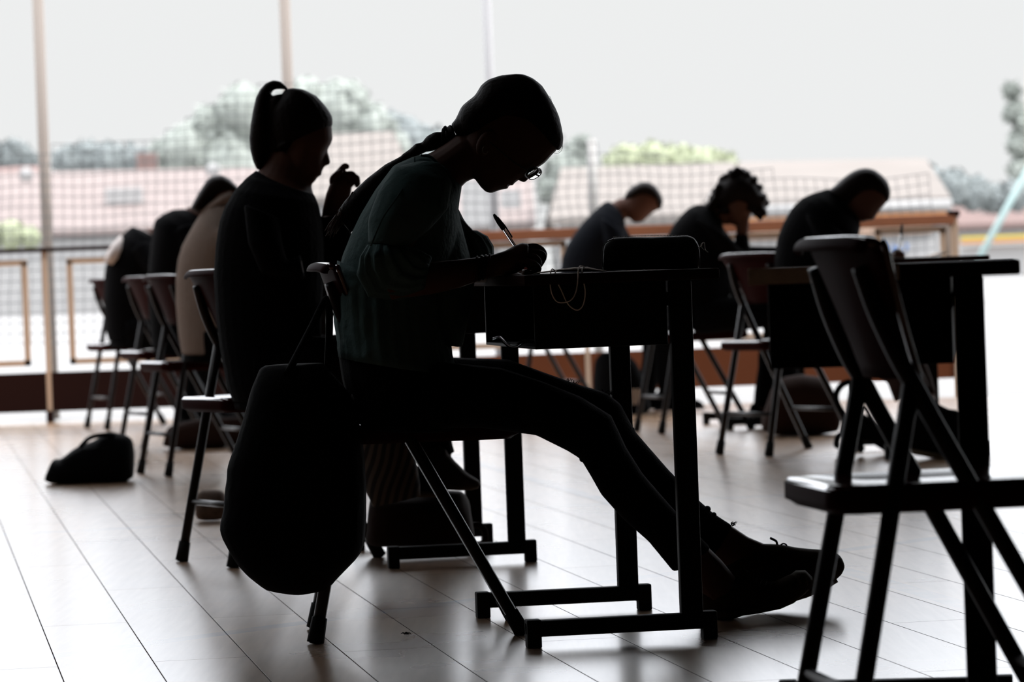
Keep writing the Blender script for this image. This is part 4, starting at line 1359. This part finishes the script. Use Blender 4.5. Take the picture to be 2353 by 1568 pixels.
# ponytailed writer ------------------------------------------------
DB = 10.40
tB = [((588, 392), (690, 440), DB, 0.06), ((566, 409), (722, 446), DB, 0.13), ((540, 437), (732, 470), DB, 0.19), ((518, 472), (742, 515), DB, 0.2), ((504, 510), (745, 560), DB, 0.19), ((496, 560), (745, 610), DB, 0.18),
      ((491, 630), (742, 680), DB, 0.175), ((495, 710), (738, 750), DB, 0.175), ((505, 800), (740, 830), DB, 0.18), ((520, 880), (750, 880), DB, 0.185), ((535, 925), (740, 920), DB, 0.17)]
faceB = [(763, 291), (763, 303), (765, 321), (761, 330), (757, 337), (753, 342), (750, 349), (747, 360), (745, 374), (746, 380), (744, 386), (739, 393), (740, 398), (739, 402), (734, 405), (730, 407), (726, 413), (723, 418), (716, 422), (705, 424), (690, 415), (665, 390), (650, 350), (640, 290), (650, 240), (690, 215), (735, 235), (760, 270)]
hairB = [(673, 202), (697, 205), (709, 211), (728, 221), (744, 238), (756, 254), (763, 266), (765, 278), (763, 292), (755, 300), (735, 296), (715, 300), (700, 312), (690, 330), (672, 350), (640, 362), (625, 340), (618, 300), (622, 255), (640, 225), (655, 206)]
legB = (((0.33, 0.0, 0.53), (0.36, 0.05, 0.23)), ((0.40, 0.0, 0.53), (0.47, 0.0, 0.27)))
pB, hB = writer('person with a high looped ponytail and black top, hand raised to the mouth', DB, tB, faceB, (0.1, 1), hairB, (0.3, 1), legB, shoes=False, pv=(600, 880), vox=0.0045,
                nose=[((751, 339), (738, 335), DB, 0.009), ((754, 352), (738, 350), DB, 0.012), ((758, 366), (740, 362), DB, 0.016), ((759.5, 375), (740, 374), DB, 0.018), ((753, 380), (740, 381), DB, 0.015)],
                neck=[((625, 330), (712, 385), DB, 0.055), ((612, 360), (716, 422), DB, 0.056), ((598, 388), (717, 434), DB, 0.064), ((575, 410), (722, 450), DB, 0.09)],
                arms=[{'sleeve': [((560, 470), (640, 500), DB - 0.2, 0.06), ((570, 560), (650, 560), DB - 0.22, 0.055), ((600, 630), (660, 600), DB - 0.2, 0.05), ((700, 640), (690, 585), DB - 0.15, 0.045)]},
                      {'sleeve': [((690, 640), (770, 660), DB + 0.10, 0.06), ((690, 600), (800, 610), DB + 0.14, 0.06), ((700, 570), (812, 570), DB + 0.12, 0.05), ((715, 540), (808, 530), DB + 0.1, 0.045), ((735, 500), (803, 495), DB + 0.08, 0.038)]},
                      {'sleeve': [((700, 440), (735, 500), DB + 0.17, 0.05), ((720, 540), (790, 540), DB + 0.2, 0.05), ((738, 600), (800, 560), DB + 0.17, 0.045), ((730, 560), (805, 540), DB + 0.12, 0.04), ((745, 500), (802, 495), DB + 0.08, 0.036)]},
                      {'skin': [((735, 520), (800, 520), DB + 0.12, 0.034), ((741, 480), (800, 480), DB + 0.08, 0.030), ((748, 448), (806, 446), DB + 0.06, 0.028), ((758, 421), (809, 431), DB + 0.05, 0.026), ((771, 409), (806, 414), DB + 0.05, 0.022), ((778, 400), (797, 405), DB + 0.05, 0.016)]}])
fb = B()
for pts, rs in (([(776, 402), (785, 390), (792, 382), (797, 383)], [0.012, 0.0098, 0.0088, 0.008]), ([(790, 412), (797, 402), (808, 400), (815, 405)], [0.011, 0.0092, 0.0088, 0.0078]),
                ([(800, 416), (808, 406), (819, 408), (822, 415)], [0.011, 0.0092, 0.0085, 0.0075]), ([(802, 426), (812, 418), (822, 420), (820, 426)], [0.010, 0.009, 0.008, 0.007]),
                ([(768, 424), (766, 412), (774, 402), (783, 396)], [0.013, 0.0115, 0.010, 0.008])):
    capsules(fb, [P(x, y, DB + 0.05 - 0.006 * i) for i, (x, y) in enumerate(pts)], rs)
obj('fingers', fb, MAT['skin'], pB, voxel=0.0028, smoothing=1)
pt = B()
loft(pt, [((655, 196), (668, 212), DB, 0.02), ((644, 187), (652, 205), DB, 0.024), ((628, 184), (633, 205), DB, 0.027), ((611, 191), (624, 211), DB, 0.03), ((598, 205), (621, 222), DB, 0.034), ((588, 224), (621, 240), DB, 0.04), ((581, 255), (625, 265), DB, 0.045), ((576, 285), (630, 295), DB, 0.048), ((573, 315), (632, 325), DB, 0.046),
          ((575, 345), (628, 350), DB, 0.042), ((581, 370), (618, 372), DB, 0.034), ((590, 390), (604, 391), DB, 0.018)], n=24)
loft(pt, [((622, 222), (660, 215), DB, 0.05), ((612, 236), (670, 232), DB, 0.05), ((612, 300), (670, 300), DB, 0.05), ((618, 350), (660, 350), DB, 0.05)], n=24)
obj('ponytail', pt, MAT['hair'], hB, voxel=0.0045, smoothing=2)
shoe(pB, [(885, 1135), (890, 1090), (905, 1070), (925, 1055), (945, 1054), (955, 1066), (972, 1084), (995, 1104), (1020, 1118), (1030, 1128), (1026, 1136), (1000, 1140), (950, 1140), (900, 1140)],
     [(892, 1136), (930, 1136), (970, 1137), (1000, 1137), (1022, 1134)], 10.36, (1, 0.1), 0.045, m='black')
sk = B()          # striped shin and the canvas shoe raised on the bag
rr = []
a0, a1 = P(868, 1010, 10.30), P(925, 1112, 10.32)
# shoe resting on top of the bag
shoe(pB, [(958, 1100), (962, 1060), (975, 1040), (992, 1024), (1011, 1021), (1017, 1029), (1025, 1031), (1028, 1041), (1036, 1048), (1045, 1060), (1054, 1068), (1070, 1085), (1088, 1097), (1099, 1103), (1105, 1113), (1099, 1121), (1080, 1124), (1058, 1125), (1035, 1122), (1010, 1118), (970, 1122)],
     [(964, 1121), (1000, 1120), (1030, 1120), (1058, 1122), (1082, 1121), (1098, 1117)], 10.50, (1, 0.25), 0.045)
for (xo, d_) in ((0, 10.27), ):
    secs = [((820, 900), (925, 905), d_, 0.07), ((826, 940), (930, 940), d_, 0.062), ((830, 990), (940, 985), d_, 0.055), ((830, 1040), (950, 1030), d_, 0.055), ((832, 1090), (960, 1080), d_, 0.05), ((840, 1130), (965, 1112), d_, 0.045), ((858, 1165), (966, 1140), d_, 0.04)]
    loft(sk, secs, n=28)
smat = bpy.data.materials.new('striped_cloth')
smat.use_nodes = True
n_ = smat.node_tree
wv = n_.nodes.new('ShaderNodeTexWave')
wv.inputs['Scale'].default_value = 14
wv.inputs['Distortion'].default_value = 1.2
wv.inputs['Detail'].default_value = 0
tcn = n_.nodes.new('ShaderNodeTexCoord')
mpn = n_.nodes.new('ShaderNodeMapping')
mpn.inputs['Rotation'].default_value = (0, math.radians(-18), 0)
crn = n_.nodes.new('ShaderNodeValToRGB')
crn.color_ramp.elements[0].color = (0.008, 0.006, 0.005, 1)
crn.color_ramp.elements[0].position = 0.42
crn.color_ramp.elements[1].color = (0.07, 0.05, 0.04, 1)
crn.color_ramp.elements[1].position = 0.62
n_.links.new(tcn.outputs['Object'], mpn.inputs['Vector'])
n_.links.new(mpn.outputs[0], wv.inputs['Vector'])
n_.links.new(wv.outputs['Fac'], crn.inputs[0])
n_.links.new(crn.outputs[0], n_.nodes['Principled BSDF'].inputs['Base Color'])
n_.nodes['Principled BSDF'].inputs['Roughness'].default_value = 0.95
obj('striped_trouser_leg', sk, smat, pB)

# writer in the beige top ------------------------------------------
DC = 15.35
tC = [((500, 450), (560, 470), DC, 0.06), ((470, 478), (570, 510), DC, 0.13), ((450, 508), (580, 550), DC, 0.19), ((433, 538), (580, 590), DC, 0.2), ((418, 566), (575, 620), DC, 0.19), ((409, 598), (570, 650), DC, 0.18), ((404, 640), (560, 690), DC, 0.17), ((404, 700), (555, 740), DC, 0.17), ((410, 770), (560, 790), DC, 0.17), ((418, 815), (560, 818), DC, 0.16)]
headC = [(478, 455), (490, 425), (515, 414), (545, 430), (562, 455), (572, 482), (570, 505), (556, 520), (535, 522), (510, 505), (490, 480)]
hairC = [(438, 478), (452, 451), (464, 431), (476, 413), (488, 405), (511, 402), (529, 412), (543, 426), (560, 450), (540, 440), (520, 448), (500, 456), (482, 470), (466, 486), (452, 490)]
pC, hC = writer('person in a beige hooded top behind the ponytailed writer, head bowed', DC, tC, headC, (1, 0.4), hairC, (1, -0.5), sit, top='beige', pv=(480, 810), auto=(-1, 1))
bm = B()
loft(bm, [((462, 484), (470, 496), DC, 0.05), ((480, 466), (498, 488), DC, 0.09), ((505, 448), (525, 474), DC, 0.11), ((528, 436), (550, 462), DC, 0.09)], n=24)
obj('hood', bm, MAT['beige'], [o for o in COL.objects if o.parent == pC and o.name.startswith('top')][0])

# between beige top and pale back ----------------------------------
DD = 17.95
tD = [((425, 480), (470, 500), DD, 0.06), ((396, 482), (475, 525), DD, 0.13), ((372, 494), (475, 560), DD, 0.19), ((356, 506), (475, 600), DD, 0.2), ((348, 550), (470, 640), DD, 0.19), ((342, 610), (465, 680), DD, 0.18), ((340, 670), (460, 720), DD, 0.17), ((344, 740), (460, 770), DD, 0.17), ((350, 800), (465, 803), DD, 0.16)]
headD = [(458, 472), (464, 448), (484, 432), (512, 432), (534, 448), (542, 474), (536, 500), (520, 518), (500, 516), (474, 500)]
writer('person in a dark top with a raised collar, left of the beige top', DD, tD, headD, (1, 0.3), [(454, 474), (460, 446), (482, 427), (514, 427), (538, 445), (546, 472), (524, 462), (500, 462), (480, 470), (464, 486)], (1, 0.1), sit, pv=(405, 795), auto=(-1, 1), neck=[((425, 478), (475, 520), DD, 0.06), ((455, 470), (500, 512), DD, 0.055)])
# pale back ---------------------------------------------------------
DE = 20.6
tE = [((322, 526), (356, 545), DE, 0.06), ((303, 520), (366, 560), DE, 0.12), ((285, 536), (368, 600), DE, 0.18), ((266, 562), (366, 640), DE, 0.19), ((248, 590), (362, 680), DE, 0.19), ((240, 630), (358, 710), DE, 0.18), ((238, 690), (356, 740), DE, 0.17), ((243, 760), (360, 775), DE, 0.16), ((250, 785), (362, 787), DE, 0.16)]
pE, _ = writer('person farthest left in a dark top with a pale patch on the upper back', DE, tE, [(352, 535), (357, 515), (372, 503), (396, 502), (414, 514), (422, 536), (416, 560), (402, 574), (384, 572), (364, 558)], (1, 0.3), [(349, 536), (354, 512), (370, 499), (398, 498), (418, 511), (426, 534), (406, 526), (384, 526), (370, 534), (358, 548)], (1, 0.1), sit, pv=(300, 780), auto=(-1, 1), neck=[((330, 522), (372, 560), DE, 0.06), ((356, 525), (385, 568), DE, 0.055)])
bm = B()
loft(bm, [((277, 541), (296, 556), DE, 0.10), ((259, 560), (290, 578), DE, 0.195), ((246, 582), (284, 596), DE, 0.205), ((240, 602), (270, 610), DE, 0.19)], n=24)
obj('back_panel', bm, MAT['grey'], pE)

# crop-haired writer --------------------------------------------------
DF = 20.1
tF = [((1400, 462), (1428, 488), DF, 0.06), ((1388, 465), (1436, 505), DF, 0.12), ((1366, 484), (1438, 530), DF, 0.19), ((1342, 508), (1436, 560), DF, 0.2), ((1320, 536), (1434, 590), DF, 0.19), ((1303, 562), (1436, 615), DF, 0.18), ((1291, 592), (1438, 640), DF, 0.17), ((1285, 640), (1438, 680), DF, 0.17), ((1285, 700), (1440, 720), DF, 0.17), ((1292, 742), (1440, 744), DF, 0.16)]
headF = [(1522, 462), (1519, 478), (1511, 484), (1501, 487), (1497, 492), (1489, 499), (1484, 504), (1478, 509), (1468, 512), (1461, 513), (1450, 508), (1436, 492), (1424, 480), (1412, 470), (1430, 458), (1450, 435), (1480, 425), (1510, 435)]
hairF = [(1432, 458), (1441, 439), (1455, 427), (1473, 418), (1491, 418), (1506, 427), (1520, 448), (1524, 463), (1519, 481), (1511, 484), (1508, 466), (1494, 458), (1478, 452), (1462, 456), (1448, 462)]
writer('crop-haired person in a dark collared top writing at the railing', DF, tF, headF, (-0.6, 0.5), hairF, (1, 0.15), sit, top='navy', pv=(1350, 745), auto=(1,),
       neck=[((1425, 455), (1462, 505), DF, 0.05), ((1405, 466), (1440, 500), DF, 0.055), ((1390, 475), (1430, 515), DF, 0.07)],
       arms=[{'sleeve': [((1380, 500), (1430, 530), DF - 0.18, 0.05), ((1390, 560), (1440, 560), DF - 0.2, 0.048), ((1430, 610), (1450, 575), DF - 0.18, 0.045), ((1500, 606), (1500, 580), DF - 0.15, 0.036)]}])
# curly-haired writer ---------------------------------------------------
DG = 17.65
tG = [((1618, 470), (1655, 500), DG, 0.06), ((1600, 470), (1662, 520), DG, 0.12), ((1580, 480), (1666, 545), DG, 0.19), ((1562, 498), (1670, 575), DG, 0.2), ((1546, 518), (1680, 600), DG, 0.19), ((1532, 545), (1680, 625), DG, 0.18), ((1524, 590), (1678, 655), DG, 0.17), ((1522, 660), (1674, 700), DG, 0.17), ((1528, 740), (1676, 745), DG, 0.16)]
headG = [(1655, 420), (1680, 405), (1710, 405), (1735, 425), (1742, 455), (1738, 480), (1724, 495), (1722, 508), (1712, 520), (1698, 524), (1672, 512), (1652, 490), (1645, 450)]
hairG = [(1632, 474), (1639, 457), (1646, 440), (1653, 425), (1662, 413), (1671, 405), (1682, 397), (1693, 392), (1705, 394), (1716, 398), (1732, 412), (1745, 432), (1755, 452), (1761, 466), (1757, 486), (1748, 496), (1738, 487), (1722, 478), (1690, 474), (1668, 484), (1650, 488)]
pG, hG = writer('curly-haired person in a dark top with chin on the hand', DG, tG, headG, (0.25, 1), hairG, (1, 0.2), sit, pv=(1600, 745), hw=0.078, hairW=0.105, curly=True, auto=(1,),
       neck=[((1640, 462), (1690, 512), DG, 0.055), ((1622, 472), (1668, 518), DG, 0.06)],
       arms=[{'sleeve': [((1600, 500), (1665, 540), DG - 0.18, 0.05), ((1640, 560), (1690, 560), DG - 0.17, 0.046), ((1680, 612), (1700, 570), DG - 0.12, 0.044), ((1690, 598), (1730, 592), DG - 0.08, 0.04), ((1688, 560), (1722, 560), DG - 0.05, 0.035), ((1688, 540), (1720, 538), DG - 0.03, 0.033)]},
             {'skin': [((1690, 545), (1719, 542), DG - 0.03, 0.028), ((1692, 520), (1722, 520), DG - 0.03, 0.034), ((1696, 504), (1722, 506), DG - 0.03, 0.036), ((1700, 494), (1720, 498), DG - 0.03, 0.026)]}])
cu = B()
rnd = random.Random(5)
for (x, y) in hairG[:16]:
    for k in range(3):
        ball(cu, P(x + rnd.uniform(-6, 4) * (1 if x > 1700 else -0.3), y + rnd.uniform(-2, 8), DG + rnd.uniform(-0.05, 0.05)), rnd.uniform(0.008, 0.014), seg=8)
cu.free()
# hooded writer ---------------------------------------------------------
DH = 15.2
tH = [((1905, 433), (1978, 512), DH, 0.08), ((1890, 438), (1976, 524), DH, 0.12), ((1868, 444), (1974, 536), DH, 0.17), ((1842, 456), (1971, 550), DH, 0.2), ((1818, 480), (1966, 575), DH, 0.2), ((1800, 512), (1962, 600), DH, 0.19), ((1787, 545), (1960, 625), DH, 0.18), ((1779, 590), (1958, 655), DH, 0.17), ((1776, 660), (1958, 700), DH, 0.17), ((1782, 730), (1966, 740), DH, 0.17), ((1792, 775), (1970, 775), DH, 0.16)]
headH = [(1925, 430), (1950, 405), (1990, 392), (2022, 405), (2040, 430), (2044, 455), (2036, 468), (2026, 478), (2021, 486), (2016, 493), (2012, 500), (2007, 506), (2001, 508), (1992, 507), (1984, 512), (1960, 505), (1935, 470)]
hairH = [(1900, 440), (1921, 425), (1936, 410), (1957, 395), (1974, 388), (1992, 386), (2009, 390), (2027, 403), (2040, 418), (2046, 438), (2045, 456), (2037, 468), (2022, 458), (2000, 450), (1975, 455), (1950, 475), (1925, 480)]
legH = (((0.36, -0.05, 0.53), (0.45, -0.2, 0.22)), ((0.36, 0.0, 0.53), (0.44, -0.3, 0.20)))
pH, hH = writer('person with smooth dark hair and dark top writing behind the nearest chair', DH, tH, headH, (-0.5, 0.9), hairH, (1, 0.1), legH, bottom='brown', top='black', pv=(1840, 775), hw=0.074,
       arms=[{'sleeve': [((1850, 490), (1930, 530), DH - 0.18, 0.055), ((1880, 560), (1960, 560), DH - 0.2, 0.05), ((1925, 606), (1972, 560), DH - 0.19, 0.046), ((2000, 606), (2003, 572), DH - 0.16, 0.036), ((2040, 606), (2042, 581), DH - 0.13, 0.030), ((2052, 604), (2052, 585), DH - 0.12, 0.024)]},
             {'sleeve': [((1870, 500), (1940, 530), DH + 0.16, 0.055), ((1890, 560), (1960, 560), DH + 0.2, 0.05), ((1925, 606), (1972, 562), DH + 0.18, 0.044), ((2010, 606), (2006, 577), DH + 0.10, 0.034)]},
             {'skin': [((2000, 604), (2000, 582), DH + 0.11, 0.026), ((2030, 605), (2030, 588), DH + 0.07, 0.03), ((2050, 606), (2050, 596), DH + 0.04, 0.022)]}], shoes=False)
fb = B()
loft(fb, [((2046, 586), (2046, 604), DH - 0.12, 0.024), ((2056, 579), (2056, 605), DH - 0.12, 0.034), ((2066, 576), (2068, 605), DH - 0.12, 0.034), ((2074, 583), (2075, 604), DH - 0.12, 0.026)])
for k in range(4):
    capsules(fb, [P(2060, 580 + k * 5, DH - 0.15 + 0.012 * k), P(2074, 584 + k * 4.5, DH - 0.15 + 0.012 * k), P(2073, 594 + k * 2.5, DH - 0.15 + 0.012 * k)], [0.010, 0.0095, 0.008])
capsules(fb, [P(2052, 585, DH - 0.09), P(2064, 577, DH - 0.085), P(2072, 584, DH - 0.085)], [0.013, 0.011, 0.008])
obj('hand', fb, MAT['skin'], pH, voxel=0.005, smoothing=1)
pen('ballpoint_pen', 'dark pen upright in the hand of the writer behind the nearest chair', P(2062, 600, DH - 0.12), P(2073, 514, DH - 0.115))
sheet('exam_paper', 'sheet with a curled corner on the desk behind the nearest chair', P(2104, 603, 15.0).x, 15.0, 0.21, 0.29, 0.05, DZ + 0.001, curl=0.016)
bt = [(2070, 930), (2082, 918), (2110, 884), (2128, 890), (2140, 912), (2160, 930), (2180, 940), (2200, 942), (2218, 952), (2232, 968), (2238, 1000), (2236, 1040), (2222, 1064), (2190, 1062), (2150, 1050), (2110, 1045), (2085, 1040), (2070, 1010), (2074, 960)]
bm = B()
loft(bm, [((1975, 800), (2106, 800), 14.95, 0.07), ((1990, 834), (2111, 829), 14.92, 0.07), ((2040, 882), (2128, 870), 14.85, 0.06), ((2056, 924), (2136, 887), 14.8, 0.055)])
obj('trouser_cuff', bm, MAT['brown'], pH)
shoe(pH, bt, [(2076, 1036), (2110, 1043), (2150, 1050), (2190, 1061), (2222, 1062)], 14.55, (1, 0.25), 0.05, m='black', voxel=0.007)

# small tuft of dust and fluff lying on the floor in front
bm = B()
rnd = random.Random(9)
c = P(937, 1453, 8.24)
c.z = 0.003
for k in range(14):
    a = c + Vector((rnd.uniform(-0.008, 0.008), rnd.uniform(-0.008, 0.008), 0))
    b_ = a + Vector((rnd.uniform(-0.008, 0.008), rnd.uniform(-0.006, 0.006), rnd.uniform(0, 0.005)))
    tube(bm, [a, (a + b_) / 2 + Vector((0, 0, 0.002)), b_], 0.0008, 4)
tag(obj('dust_tuft', bm, MAT['cap'], base=(c.x, c.y, 0)), 'tiny tuft of dark fluff on the floor below the large bag', 'fluff')
